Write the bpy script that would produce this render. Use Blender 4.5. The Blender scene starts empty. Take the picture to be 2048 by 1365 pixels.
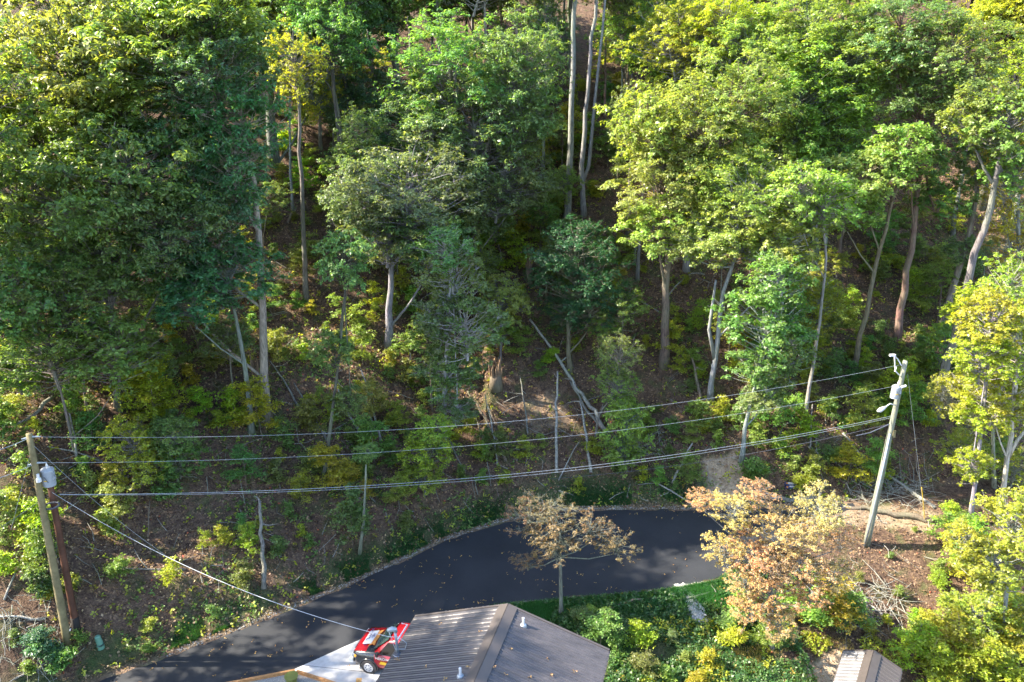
import bpy, math, random
import numpy as np
from mathutils import Vector, Matrix

random.seed(7)
RS = np.random.RandomState(11)
SC = bpy.context.scene
COL = SC.collection

# ------------------------------------------------------------------ camera
FPX, W0, H0, CAMZ = 1593.0, 2048.0, 1365.0, 27.0
PITCH, ROLL = math.radians(20), math.radians(1.5)
_X = np.array([1.0, 0, 0]); _D = np.array([0, -math.sin(PITCH), -math.cos(PITCH)])
_F = np.array([0, math.cos(PITCH), -math.sin(PITCH)])
_R = math.cos(ROLL) * _X + math.sin(ROLL) * _D
_DN = -math.sin(ROLL) * _X + math.cos(ROLL) * _D
cam = bpy.data.cameras.new("camera"); cam.sensor_width = 36; cam.lens = FPX / W0 * 36
cam.clip_start = 0.5; cam.clip_end = 2000
co = bpy.data.objects.new("camera", cam); COL.objects.link(co)
M = Matrix.Identity(4)
for i in range(3):
    M[i][0] = _R[i]; M[i][1] = -_DN[i]; M[i][2] = -_F[i]
M[2][3] = CAMZ
co.matrix_world = M
SC.camera = co

# ------------------------------------------------------------------ light
SUN_EL, SUN_AZ = math.radians(43), math.radians(-88)      # azimuth measured clockwise from +Y
sdir = Vector((math.sin(SUN_AZ) * math.cos(SUN_EL), math.cos(SUN_AZ) * math.cos(SUN_EL), math.sin(SUN_EL)))
w = bpy.data.worlds.new("World"); SC.world = w; w.use_nodes = True
nt = w.node_tree; nt.nodes.clear()
sky = nt.nodes.new("ShaderNodeTexSky"); sky.sky_type = 'NISHITA'; sky.sun_disc = False
sky.sun_elevation = SUN_EL; sky.sun_rotation = SUN_AZ
bg = nt.nodes.new("ShaderNodeBackground"); bg.inputs[1].default_value = 0.15
ow = nt.nodes.new("ShaderNodeOutputWorld")
nt.links.new(sky.outputs[0], bg.inputs[0]); nt.links.new(bg.outputs[0], ow.inputs[0])
sl = bpy.data.lights.new("sun", 'SUN'); sl.energy = 4.9; sl.angle = math.radians(0.55); sl.color = (1.0, 0.89, 0.71)
so = bpy.data.objects.new("sun", sl); COL.objects.link(so)
so.rotation_euler = sdir.to_track_quat('Z', 'Y').to_euler()
SC.view_settings.view_transform = 'Standard'; SC.view_settings.look = 'None'
SC.view_settings.exposure = 2.6; SC.view_settings.gamma = 1.0
SC.view_settings.use_curve_mapping = False
cy = SC.cycles
cy.max_bounces = 6; cy.diffuse_bounces = 3; cy.glossy_bounces = 2; cy.transmission_bounces = 3; cy.transparent_max_bounces = 4
cy.use_denoising = True
try: cy.denoiser = 'OPENIMAGEDENOISE'
except Exception: pass
cy.use_adaptive_sampling = True; cy.adaptive_threshold = 0.02

# ------------------------------------------------------------------ measuring helpers (photo pixel -> place in the world)
def ray(px, py):
    return _F + (px - 1024) / FPX * _R + (py - 682.5) / FPX * _DN
def P(px, py, z):
    d = ray(px, py); return np.array([0, 0, CAMZ]) + d * ((z - CAMZ) / d[2])
def Q(px, py, Y):
    d = ray(px, py); return np.array([0, 0, CAMZ]) + d * (Y / d[1])
def proj(p):
    v = np.array([p[0], p[1], p[2] - CAMZ]); f = v @ _F
    return 1024 + FPX * (v @ _R) / f, 682.5 + FPX * (v @ _DN) / f

FAR_E = [P(x, y, 0)[:2] for x, y in [(200, 1362), (330, 1318), (520, 1245), (700, 1172), (900, 1079), (1010, 1045), (1130, 1023), (1270, 1021), (1420, 1020), (1530, 1017), (1650, 1020)]]
FAR_E = [(-70, -2), (-30, 21)] + FAR_E + [(24, 44.2), (32, 45.5), (70, 47)]
NEAR_E = [P(x, y, 0)[:2] for x, y in [(740, 1275), (830, 1232), (1000, 1209), (1130, 1196), (1300, 1182), (1430, 1160)]]
NEAR_E = [(-60, -2), (-20, 20)] + NEAR_E + [(13.0, 37.6), (17, 40.6), (22, 43.0), (70, 45.5)]
FX, FY = np.array([p[0] for p in FAR_E]), np.array([p[1] for p in FAR_E])
NX, NY = np.array([p[0] for p in NEAR_E]), np.array([p[1] for p in NEAR_E])

def vnoise(x, y, seed=0):
    xi = np.floor(x).astype(np.int64); yi = np.floor(y).astype(np.int64)
    xf = x - xi; yf = y - yi
    def h(a, b):
        n = (a * 374761393 + b * 668265263 + seed * 1442695041) & 0x7fffffff
        n = ((n ^ (n >> 13)) * 1274126177) & 0x7fffffff
        return ((n ^ (n >> 16)) & 0xffff) / 65535.0
    u = xf * xf * (3 - 2 * xf); v = yf * yf * (3 - 2 * yf)
    return (h(xi, yi) * (1 - u) + h(xi + 1, yi) * u) * (1 - v) + (h(xi, yi + 1) * (1 - u) + h(xi + 1, yi + 1) * u) * v

def hz(x, y):
    x = np.asarray(x, float); y = np.asarray(y, float)
    e = np.interp(x, FX, FY); n = np.interp(x, NX, NY)
    d = np.maximum(y - e - 0.25, 0) * np.where(x < -2, 0.86, 1.0)
    z = 0.62 * d * (1 - np.exp(-d / 1.2)) + 0.5 * np.exp(-((d - 3.2) / 2.0) ** 2)
    z = np.where(d > 45, z - 0.10 * (d - 45), z)
    amp = np.clip(d / 6, 0, 1)
    z += amp * (1.6 * (vnoise(x / 9, y / 9, 1) - .5) + 0.55 * (vnoise(x / 2.6, y / 2.6, 2) - .5) + .2 * (vnoise(x / .9, y / .9, 3) - .5))
    b = np.maximum(n - y - 0.3, 0)
    low = -np.clip((x + 1) / 8, 0, 1) * np.minimum(0.2 * b, 2.4)
    low = np.where(x > 14, -np.minimum(0.26 * b, 2.9), low)
    z += low + np.clip(b / 2, 0, 1) * (.28 * (vnoise(x / 1.7, y / 1.7, 5) - .5) + .1 * (vnoise(x / .5, y / .5, 6) - .5)) * np.clip((x + 1) / 3, 0, 1)
    return z
def G(px, py):
    d = ray(px, py); o = np.array([0, 0, CAMZ]); t = np.arange(18, 220, 0.1)
    p = o[None] + d[None] * t[:, None]
    under = p[:, 2] < hz(p[:, 0], p[:, 1])
    i = np.argmax(under) if under.any() else len(t) - 1
    q = p[i]; return np.array([q[0], q[1], float(hz(q[0], q[1]))])

# ------------------------------------------------------------------ materials
def mat(name, rough=0.6, spec=0.4, metal=0.0):
    m = bpy.data.materials.new(name); m.use_nodes = True
    n = m.node_tree; b = n.nodes["Principled BSDF"]
    b.inputs["Roughness"].default_value = rough; b.inputs["Metallic"].default_value = metal
    b.inputs["Specular IOR Level"].default_value = spec
    return m, n, b
def node(n, t, **kw):
    x = n.nodes.new(t)
    for k, v in kw.items(): setattr(x, k, v)
    return x
def ramp(n, stops, fac=None):
    r = n.nodes.new("ShaderNodeValToRGB"); e = r.color_ramp.elements
    while len(e) < len(stops): e.new(0.5)
    for i, (p, c) in enumerate(stops):
        e[i].position = p; e[i].color = (*c, 1)
    if fac is not None: n.links.new(fac, r.inputs[0])
    return r
def noise(n, scale, detail=4, rough=0.6, vec=None, dist=0.0):
    t = n.nodes.new("ShaderNodeTexNoise"); t.inputs["Scale"].default_value = scale; t.inputs["Detail"].default_value = detail
    t.inputs["Roughness"].default_value = rough; t.inputs["Distortion"].default_value = dist
    if vec is not None: n.links.new(vec, t.inputs["Vector"])
    return t
def bump(n, b, height, strength=0.5, dist=0.05):
    u = n.nodes.new("ShaderNodeBump"); u.inputs["Strength"].default_value = strength; u.inputs["Distance"].default_value = dist
    n.links.new(height, u.inputs["Height"]); n.links.new(u.outputs[0], b.inputs["Normal"])
def mixc(n, a, b, fac, mode='MIX'):
    m = n.nodes.new("ShaderNodeMix"); m.data_type = 'RGBA'; m.blend_type = mode
    for s, v in ((0, fac), (6, a), (7, b)):
        if hasattr(v, 'is_linked') or isinstance(v, bpy.types.NodeSocket): n.links.new(v, m.inputs[s])
        elif s == 0: m.inputs[0].default_value = v
        else: m.inputs[s].default_value = (*v, 1)
    return m.outputs[2]
def coords(n, kind="Object", scale=None):
    tc = n.nodes.new("ShaderNodeTexCoord"); o = tc.outputs[kind]
    if scale:
        mp = n.nodes.new("ShaderNodeMapping"); mp.inputs["Scale"].default_value = scale; n.links.new(o, mp.inputs[0]); o = mp.outputs[0]
    return o
def worldpos(n, scale=None):
    g = n.nodes.new("ShaderNodeNewGeometry"); o = g.outputs["Position"]
    if scale:
        mp = n.nodes.new("ShaderNodeMapping"); mp.inputs["Scale"].default_value = scale; n.links.new(o, mp.inputs[0]); o = mp.outputs[0]
    return o

def simple(name, col, rough=0.6, spec=0.4, metal=0.0, var=0.25, scale=6.0):
    m, n, b = mat(name, rough, spec, metal)
    t = noise(n, scale, 5, .6, coords(n))
    r = ramp(n, [(0.3, tuple(c * (1 - var) for c in col)), (0.7, tuple(min(1, c * (1 + var)) for c in col))], t.outputs[0])
    n.links.new(r.outputs[0], b.inputs["Base Color"]); return m

def leaf_material(name, trans=0.48, rough=0.42, odd=(0.30, 0.22, 0.03), oddp=0.99, hue=.032):
    """colour of the kind of plant comes from the object's colour, each leaf varies a little round it"""
    m, n, b = mat(name, rough, 0.45)
    oi = node(n, "ShaderNodeObjectInfo")
    at = node(n, "ShaderNodeAttribute", attribute_name="tint"); ft = at.outputs["Fac"]
    at2 = node(n, "ShaderNodeAttribute", attribute_name="clump"); fc = at2.outputs["Fac"]
    hs = node(n, "ShaderNodeHueSaturation")
    mr = node(n, "ShaderNodeMapRange"); mr.inputs[3].default_value = 0.5 + hue; mr.inputs[4].default_value = 0.5 - hue * .5
    n.links.new(fc, mr.inputs[0]); n.links.new(mr.outputs[0], hs.inputs["Hue"])
    mv = node(n, "ShaderNodeMapRange"); mv.inputs[3].default_value = 0.55; mv.inputs[4].default_value = 1.5
    n.links.new(ft, mv.inputs[0]); n.links.new(mv.outputs[0], hs.inputs["Value"])
    n.links.new(oi.outputs["Color"], hs.inputs["Color"])
    st = node(n, "ShaderNodeMath", operation='GREATER_THAN'); st.inputs[1].default_value = oddp; n.links.new(fc, st.inputs[0])
    c = mixc(n, hs.outputs[0], odd, st.outputs[0])
    n.links.new(c, b.inputs["Base Color"])
    tr = node(n, "ShaderNodeBsdfTranslucent")
    tc = mixc(n, c, (1.0, 0.95, 0.30), 1.0, 'MULTIPLY')
    tg = node(n, "ShaderNodeVectorMath", operation='SCALE'); tg.inputs["Scale"].default_value = 1.9
    n.links.new(tc, tg.inputs[0]); n.links.new(tg.outputs[0], tr.inputs[0])
    ms = node(n, "ShaderNodeMixShader"); ms.inputs[0].default_value = trans
    n.links.new(b.outputs[0], ms.inputs[1]); n.links.new(tr.outputs[0], ms.inputs[2])
    n.links.new(ms.outputs[0], n.nodes["Material Output"].inputs[0])
    return m
LEAF = leaf_material("leaf")
LEAF_DRY = leaf_material("dry_leaf", 0.35, 0.6, (0.38, 0.10, 0.06), 0.985, .018)

def bark_material():
    m, n, b = mat("bark", 0.85, 0.2)
    oi = node(n, "ShaderNodeObjectInfo")
    v = coords(n, "Object", (9, 9, 1.2))
    t = noise(n, 1.6, 6, .7, v); t2 = noise(n, .6, 3, .6, coords(n)); 
    r = ramp(n, [(0.34, (0.32, 0.30, 0.29)), (0.5, (0.95, 0.95, 0.95)), (0.68, (1.5, 1.5, 1.45))], t.outputs[0])
    c = mixc(n, oi.outputs["Color"], r.outputs[0], 1.0, 'MULTIPLY')
    r2 = ramp(n, [(0.4, (0, 0, 0)), (0.62, (1, 1, 1))], t2.outputs[0])
    lich = mixc(n, c, (0.16, 0.19, 0.12), 0.0)
    mm = n.nodes[-1]
    f = node(n, "ShaderNodeMath", operation='MULTIPLY'); f.inputs[1].default_value = 0.35; n.links.new(r2.outputs[0], f.inputs[0])
    n.links.new(f.outputs[0], mm.inputs[0]); n.links.new(lich, b.inputs["Base Color"])
    bump(n, b, t.outputs[0], 0.8, 0.05)
    return m
BARK = bark_material()

def ground_material():
    m, n, b = mat("forest_floor", 0.9, 0.15)
    wp = worldpos(n)
    t1 = noise(n, 3.5, 8, .72, wp, .4); t2 = noise(n, .18, 4, .6, wp); t3 = noise(n, 14, 4, .6, wp); t4 = noise(n, .9, 4, .6, wp)
    lit = ramp(n, [(0.30, (0.035, 0.024, 0.020)), (0.46, (0.085, 0.057, 0.044)), (0.58, (0.135, 0.094, 0.068)), (0.75, (0.23, 0.17, 0.12))], t1.outputs[0])
    spk = ramp(n, [(0.35, (0.55, 0.5, 0.5)), (0.65, (1.25, 1.2, 1.1))], t3.outputs[0])
    c = mixc(n, lit.outputs[0], spk.outputs[0], 1.0, 'MULTIPLY')
    gr = ramp(n, [(0.52, (0, 0, 0)), (0.64, (1, 1, 1))], t4.outputs[0])
    f = node(n, "ShaderNodeMath", operation='MULTIPLY'); f.inputs[1].default_value = 0.55; n.links.new(gr.outputs[0], f.inputs[0])
    c = mixc(n, c, (0.055, 0.075, 0.025), f.outputs[0])
    # bare clay / dry grass / lawn areas painted on the sheet as a place map
    at = node(n, "ShaderNodeAttribute", attribute_name="lawn"); dirt = ramp(n, [(0.3, (0.22, 0.16, 0.11)), (0.7, (0.42, 0.34, 0.24))], t1.outputs[0])
    at2 = node(n, "ShaderNodeAttribute", attribute_name="dirt")
    c = mixc(n, c, dirt.outputs[0], at2.outputs["Fac"])
    lw = ramp(n, [(0.3, (0.012, 0.035, 0.010)), (0.7, (0.04, 0.085, 0.02))], t1.outputs[0])
    c = mixc(n, c, lw.outputs[0], at.outputs["Fac"])
    n.links.new(c, b.inputs["Base Color"])
    ad = node(n, "ShaderNodeMath", operation='ADD'); n.links.new(t1.outputs[0], ad.inputs[0]); n.links.new(t3.outputs[0], ad.inputs[1])
    bump(n, b, ad.outputs[0], 0.9, 0.12)
    return m
GROUND = ground_material()

def asphalt_material():
    m, n, b = mat("asphalt", 0.72, 0.35)
    wp = worldpos(n); t = noise(n, 60, 3, .6, wp); t2 = noise(n, .5, 5, .6, wp); t3 = noise(n, .25, 3, .5, worldpos(n, (3.0, 0.35, 1)))
    r = ramp(n, [(0.3, (0.007, 0.009, 0.013)), (0.7, (0.015, 0.017, 0.022))], t.outputs[0])
    r2 = ramp(n, [(0.3, (0.75, 0.76, 0.8)), (0.7, (1.45, 1.38, 1.3))], t2.outputs[0])
    c = mixc(n, r.outputs[0], r2.outputs[0], 1.0, 'MULTIPLY')
    vo = node(n, "ShaderNodeTexVoronoi", feature='DISTANCE_TO_EDGE'); vo.inputs["Scale"].default_value = .42
    wv = noise(n, 1.3, 4, .6, wp); ad = node(n, "ShaderNodeVectorMath", operation='ADD'); n.links.new(wp, ad.inputs[0]); n.links.new(wv.outputs["Color"], ad.inputs[1]); n.links.new(ad.outputs[0], vo.inputs["Vector"])
    ck = ramp(n, [(0.0, (1, 1, 1)), (0.006, (0, 0, 0))], vo.outputs["Distance"]); cm = noise(n, .3, 2, .5, wp); cr = ramp(n, [(.5, (0, 0, 0)), (.62, (.8, .8, .8))], cm.outputs[0])
    ck2 = mixc(n, ck.outputs[0], cr.outputs[0], 1.0, 'MULTIPLY'); c = mixc(n, c, (0.004, 0.004, 0.005), ck2)
    gt = noise(n, 7, 6, .75, wp); gr_ = ramp(n, [(.60, (0, 0, 0)), (.72, (.5, .5, .5))], gt.outputs[0]); c = mixc(n, c, (0.05, 0.045, 0.04), gr_.outputs[0])
    n.links.new(c, b.inputs["Base Color"])
    bump(n, b, t.outputs[0], 0.4, 0.01); return m
ASPHALT = asphalt_material()
CONCRETE = simple("concrete", (0.34, 0.335, 0.33), .85, .2, var=.15, scale=3)
GRAVELM = simple("gravel", (0.20, 0.19, 0.175), .9, .2, var=.5, scale=18)
METAL_BROWN = simple("roof_sheet_brown", (0.050, 0.044, 0.045), .42, .5, var=.12, scale=2.5)
def sheet(name, col):
    m, n, b = mat(name, .42, .5); t = noise(n, 1.0, 6, .65, worldpos(n, (1.2, 6, 1.2))); t2 = noise(n, 9, 4, .7, worldpos(n))
    r = ramp(n, [(.3, tuple(c * .78 for c in col)), (.7, tuple(c * 1.35 for c in col))], t.outputs[0]); r2 = ramp(n, [(.3, (.85, .85, .85)), (.75, (1.3, 1.28, 1.25))], t2.outputs[0])
    n.links.new(mixc(n, r.outputs[0], r2.outputs[0], 1.0, "MULTIPLY"), b.inputs["Base Color"]); rr = ramp(n, [(.3, (.3,) * 3), (.7, (.6,) * 3)], t2.outputs[0]); n.links.new(rr.outputs[0], b.inputs["Roughness"]); return m
METAL_BROWN = sheet("roof_sheet_brown", (0.040, 0.037, 0.041))
METAL_TRIM = simple("trim_brown", (0.052, 0.044, 0.041), .45, .5, var=.12, scale=2.5)
SHED_LIGHT = simple("galvanised_sheet", (0.13, 0.127, 0.13), .4, .5, .3, var=.25, scale=2)  # mottled tone stands in for dappled shade on the shed's left slope
GALV = simple("galvanised", (0.24, 0.27, 0.30), .4, .5, .5, var=.12)
POLE_NEW = simple("treated_pine", (0.150, 0.125, 0.065), .8, .25, var=.3, scale=3)
POLE_GREY = simple("weathered_pine", (0.15, 0.155, 0.12), .8, .25, var=.3, scale=3)
POLE_OLD = simple("creosote_wood", (0.070, 0.030, 0.018), .7, .3, var=.45, scale=2)
CABLE = simple("wire_aluminium", (0.27, 0.30, 0.34), .35, .5, .3, var=.05)
CABLE_BLACK = simple("cable_black", (0.03, 0.035, 0.05), .5, .5, var=.1)
TRANSF = simple("transformer_grey", (0.22, 0.24, 0.27), .45, .5, var=.08)
LAMPGREY = simple("lamp_housing", (0.40, 0.41, 0.43), .4, .5, var=.06)
PORCELAIN = simple("porcelain", (0.5, 0.5, 0.52), .25, .6, var=.05)
PEDGREEN = simple("pedestal_green", (0.09, 0.20, 0.145), .5, .4, var=.1)
RED = simple("truck_red", (0.19, 0.005, 0.010), .25, .6, var=.03)
BLACKP = simple("truck_black", (0.014, 0.016, 0.02), .22, .6, var=.1)
GLASS = simple("windshield_glass", (0.03, 0.05, 0.045), .06, .8, var=.2, scale=2)
GLASSD = simple("side_glass", (0.006, 0.006, 0.007), .08, .6, var=.1)
RUBBER = simple("tyre_rubber", (0.035, 0.033, 0.034), .8, .3, var=.2)
RIMM = simple("wheel_rim", (0.48, 0.48, 0.50), .35, .6, .5, var=.1)
WHITE = simple("white_paint", (0.42, 0.42, 0.44), .5, .4, var=.05)
YELLOW = simple("yellow_decal", (0.42, 0.27, 0.01), .4, .4, var=.05)
ORANGE = simple("flame_orange", (0.42, 0.17, 0.04), .4, .4, var=.35, scale=9)
NAVY = simple("lettering_navy", (0.02, 0.03, 0.10), .4, .4, var=.05)
AMBER = simple("marker_amber", (0.8, 0.33, 0.02), .3, .6, var=.05)
LENS = simple("headlight_lens", (0.35, 0.37, 0.38), .12, .8, var=.1)
BUMPERW = simple("bumper_silver", (0.6, 0.6, 0.58), .3, .6, .3, var=.05)
TIMBER = simple("timber_brown", (0.30, 0.15, 0.06), .7, .3, var=.3, scale=8)
BUCKET = simple("bucket_olive", (0.12, 0.13, 0.03), .5, .4, var=.1)
YELFILL = simple("yellow_lining", (0.80, 0.74, 0.02), .6, .3, var=.2, scale=30)
WALLM = simple("siding_tan", (0.42, 0.38, 0.32), .7, .3, var=.08)
SNAGWOOD = simple("torn_wood", (0.15, 0.10, 0.065), .8, .2, var=.35, scale=7)
ROCKM = simple("pale_rock", (0.30, 0.30, 0.29), .9, .2, var=.4, scale=5)

# ------------------------------------------------------------------ mesh helpers
class MB:
    def __init__(s): s.v = []; s.f = []; s.m = []; s.n = 0
    def add(s, v, f, mi=0):
        v = np.asarray(v, float).reshape(-1, 3); s.v.append(v)
        for q in f: s.f.append(tuple(i + s.n for i in q)); s.m.append(mi)
        s.n += len(v)
    def box(s, c, size, mi=0, rot=0.0, axes=None):
        hx, hy, hz_ = [k / 2 for k in size]
        v = np.array([(x, y, z) for z in (-hz_, hz_) for y in (-hy, hy) for x in (-hx, hx)])
        if axes is not None: v = v @ np.array(axes)
        elif rot: c_, s_ = math.cos(rot), math.sin(rot); v = v @ np.array([[c_, s_, 0], [-s_, c_, 0], [0, 0, 1]])
        s.add(v + np.array(c), [(0, 2, 3, 1), (4, 5, 7, 6), (0, 1, 5, 4), (2, 6, 7, 3), (0, 4, 6, 2), (1, 3, 7, 5)], mi)
    def tube(s, pts, radii, sides=8, cap=True, mi=0):
        pts = np.asarray(pts, float); k = len(pts)
        radii = np.broadcast_to(np.asarray(radii, float), (k,))
        t = np.gradient(pts, axis=0); t /= np.maximum(np.linalg.norm(t, axis=1, keepdims=True), 1e-9)
        ref = np.array([1.0, 0, 0]) if abs(t[0][0]) < .8 else np.array([0, 1.0, 0])
        v = []
        a = np.linspace(0, 2 * math.pi, sides, endpoint=False)
        for i in range(k):
            u = np.cross(t[i], ref); u /= np.linalg.norm(u); w_ = np.cross(t[i], u); ref = np.cross(u, t[i])
            v.append(pts[i] + radii[i] * (np.cos(a)[:, None] * u + np.sin(a)[:, None] * w_))
        f = []
        for i in range(k - 1):
            for j in range(sides):
                j2 = (j + 1) % sides
                f.append((i * sides + j, i * sides + j2, (i + 1) * sides + j2, (i + 1) * sides + j))
        if cap: f.append(tuple(range(sides))[::-1]); f.append(tuple((k - 1) * sides + j for j in range(sides)))
        s.add(np.concatenate(v), f, mi)
    def cyl(s, a, b, r, sides=16, mi=0, r2=None): s.tube([a, b], [r, r if r2 is None else r2], sides, True, mi)
    def mesh(s, name, mats, smooth=False):
        me = bpy.data.meshes.new(name)
        me.from_pydata(np.concatenate(s.v).tolist(), [], s.f)
        for m_ in (mats if isinstance(mats, (list, tuple)) else [mats]): me.materials.append(m_)
        me.polygons.foreach_set("material_index", s.m)
        if smooth: me.polygons.foreach_set("use_smooth", [True] * len(me.polygons))
        me.update(); return me
    def obj(s, name, mats, parent=None, smooth=False, loc=None):
        o = bpy.data.objects.new(name, s.mesh(name, mats, smooth)); COL.objects.link(o)
        if parent is not None: o.parent = parent
        if loc is not None: o.location = loc
        return o

def quads_mesh(name, verts, material, tint=None, clump=None, tri=False):
    k = 3 if tri else 4
    nq = len(verts) // k
    me = bpy.data.meshes.new(name); me.vertices.add(len(verts)); me.vertices.foreach_set("co", np.asarray(verts, np.float32).ravel())
    me.loops.add(nq * k); me.loops.foreach_set("vertex_index", np.arange(nq * k, dtype=np.int32))
    me.polygons.add(nq); me.polygons.foreach_set("loop_start", np.arange(0, nq * k, k, dtype=np.int32))
    try: me.polygons.foreach_set("loop_total", np.full(nq, k, dtype=np.int32))
    except Exception: pass
    me.update(calc_edges=True)
    for nm, arr in (("tint", tint), ("clump", clump)):
        if arr is None: arr = RS.rand(nq)
        a = me.attributes.new(nm, 'FLOAT', 'FACE'); a.data.foreach_set("value", np.asarray(arr, np.float32))
    me.materials.append(material); return me

def nrm(v): return v / np.maximum(np.linalg.norm(v, axis=-1, keepdims=True), 1e-9)

def rosettes(pos, axis, length, per, droop, wid, rs, clump=None, lvar=.3):
    """leaf quads, folded along the midrib, in rosettes round an axis"""
    n = len(pos); a = nrm(np.asarray(axis))
    ref = nrm(rs.normal(size=(n, 3))); u = nrm(np.cross(a, ref)); v = np.cross(a, u)
    ph = (np.arange(per)[None, :] / per * 2 * math.pi + rs.rand(n, 1) * 6.28 + rs.normal(size=(n, per)) * .35)
    d = (np.cos(ph)[..., None] * u[:, None] + np.sin(ph)[..., None] * v[:, None])
    dd = nrm(d + a[:, None] * (-(droop) + rs.normal(size=(n, per, 1)) * .35))
    side = nrm(np.cross(dd, a[:, None] + rs.normal(size=(n, per, 3)) * .35))
    up = np.cross(side, dd)
    L = length * (1 + rs.uniform(-lvar, lvar, (n, per, 1)))
    b = pos[:, None] + dd * L * .12 + rs.normal(size=(n, per, 3)) * length * .15
    tip = b + dd * L - up * L * .18 * (1 if droop > 0 else 0)
    mid = b + dd * L * .48 + up * L * .06
    q = np.stack([b, mid - side * L * wid, tip, mid + side * L * wid], axis=2).reshape(-1, 3)
    tint = rs.rand(n * per)
    cl = np.repeat(rs.rand(n) if clump is None else clump, per)
    return q, tint, cl

# ------------------------------------------------------------------ crown variants: (foliage mesh, branches mesh), radius in metres
STYLES = {  # leaf length, leaves in a rosette, droop, width, rosette density factor
    'hickory': (0.25, 6, 0.55, 0.20, 1.3),
    'maple':   (0.165, 6, 0.10, 0.33, 1.6),
    'oak':     (0.19, 7, 0.25, 0.22, 1.5),
    'fine':    (0.10, 8, 0.15, 0.26, 2.6),
    'dogwood': (0.13, 5, 0.75, 0.24, 1.4),
}
def make_crown(R, style, seed, dens=1.0, nclump=None, flat=0.55, spread=1.0):
    rs = np.random.RandomState(seed)
    L, per, droop, wid, df = STYLES[style]
    nc = nclump or int(44 + 20 * R)
    dirs = nrm(rs.normal(size=(nc, 3))); 
    rad = rs.uniform(.2, 1.0, nc) ** .6 * np.where(rs.rand(nc) < .22, 1.22, 1.0)
    dirs[:, 2] = dirs[:, 2] * .9 + .12
    cc = nrm(dirs) * rad[:, None] * R * np.array([1, 1, .95])
    ca = R * rs.uniform(.11, .27, nc) * spread
    pos, ax, cl = [], [], []
    tot = 13 * R * R * 9.5 * df * dens
    wgt = ca ** 2; wgt /= wgt.sum()
    br = MB()
    leader = [(0, 0, -R * 1.05), (rs.normal() * .05 * R, rs.normal() * .05 * R, -R * .3), (rs.normal() * .08 * R, rs.normal() * .08 * R, R * .35), (0, 0, R * .8)]
    br.tube(leader, [R * .032, R * .026, R * .016, R * .005], 6)
    for i in range(nc):
        m = max(8, int(tot * wgt[i]))
        ntw = rs.randint(6, 11); out0 = nrm(cc[i] + np.array([0, 0, .25 * R]))
        td = nrm(out0 * .75 + rs.normal(size=(ntw, 3)) * np.array([.75, .75, .42])); tl_ = rs.uniform(.7, 1.75, ntw) * ca[i]
        wh = rs.randint(0, ntw, m); q = nrm(rs.normal(size=(m, 3))); q[:, 2] = np.where(q[:, 2] < -.25, -q[:, 2] * .9, q[:, 2])
        spr = td[wh] * (tl_[wh] * rs.uniform(.1, 1.05, m))[:, None]; spr[:, 2] -= (np.linalg.norm(spr, axis=1) / ca[i]) ** 2 * ca[i] * .13
        rr = rs.uniform(.25, 1.0, (m, 1)) ** .45
        lump = 1 + .25 * np.sin(q[:, :1] * 7 + i) * np.cos(q[:, 1:2] * 6 + 2 * i)
        p = q * rr * lump * ca[i] * rs.choice([1.0, 1.0, 1.35], (m, 1)) * np.array([1, 1, flat * 1.25])
        p[:, 2] -= (p[:, 0] ** 2 + p[:, 1] ** 2) / ca[i] * .25
        p = p * .34 + spr
        out = nrm(cc[i] + np.array([0, 0, .2 * R]))
        pos.append(p + cc[i]); ax.append(q * np.array([.6, .6, 1.0]) + out * .45 + np.array([0, 0, .55]))
        cv = rs.rand(); cl.append(np.clip(cv * .55 + rs.rand(m) * .45, 0, 1) if rs.rand() > .003 else np.full(m, .99))
        h0 = np.clip(cc[i][2] * .8 - .25 * R - rs.rand() * .35 * R, -R * .95, R * .6)
        s0 = np.array([0, 0, h0]); mid = s0 * .45 + cc[i] * .55 + np.array([0, 0, -.07 * R]) + rs.normal(size=3) * .04 * R
        br.tube([s0, mid, cc[i] - np.array([0, 0, .04 * R])], [R * .009 + .008, R * .006 + .006, .006], 5, False)
        for k in range(min(6, ntw)):
            t = cc[i] + td[k] * tl_[k] * .9; k0 = mid * .15 + cc[i] * .85
            br.tube([k0, (k0 + t) / 2 + rs.normal(size=3) * .05 * ca[i], t], [.011, .008, .004], 4, False)
    pos = np.concatenate(pos); ax = np.concatenate(ax); cl = np.concatenate(cl)
    q, tint, c = rosettes(pos, ax, L, per, droop, wid, rs, cl)
    return q, tint, c, br
CROWNS = {}
def crown_variant(key, R, style, seed, material=None, **kw):
    q, t, c, br = make_crown(R, style, seed, **kw)
    CROWNS.setdefault(key, []).append((R, quads_mesh("crown", q, material or LEAF, t, c), br.mesh("branches", BARK)))
for s in range(3): crown_variant('hickory', 3.6, 'hickory', 100 + s)
crown_variant('hickory', 2.0, 'hickory', 105)
for s in range(2): crown_variant('maple', 3.6, 'maple', 110 + s)
for s in range(2): crown_variant('maple', 2.0, 'maple', 115 + s)
for s in range(3): crown_variant('oak', 3.6, 'oak', 120 + s)
for s in range(2): crown_variant('oak', 2.0, 'oak', 125 + s)
crown_variant('fine', 2.3, 'fine', 130, flat=.75)
crown_variant('thin', 1.6, 'dogwood', 140, LEAF_DRY, dens=.50, flat=.35, nclump=44)
crown_variant('dogwood', 1.7, 'dogwood', 141, LEAF_DRY, dens=1.5, flat=.45, nclump=60)
crown_variant('dogwood', 1.7, 'dogwood', 142, LEAF_DRY, dens=1.5, flat=.45, nclump=60)
crown_variant('sparse', 2.6, 'maple', 150, dens=.45)

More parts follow.
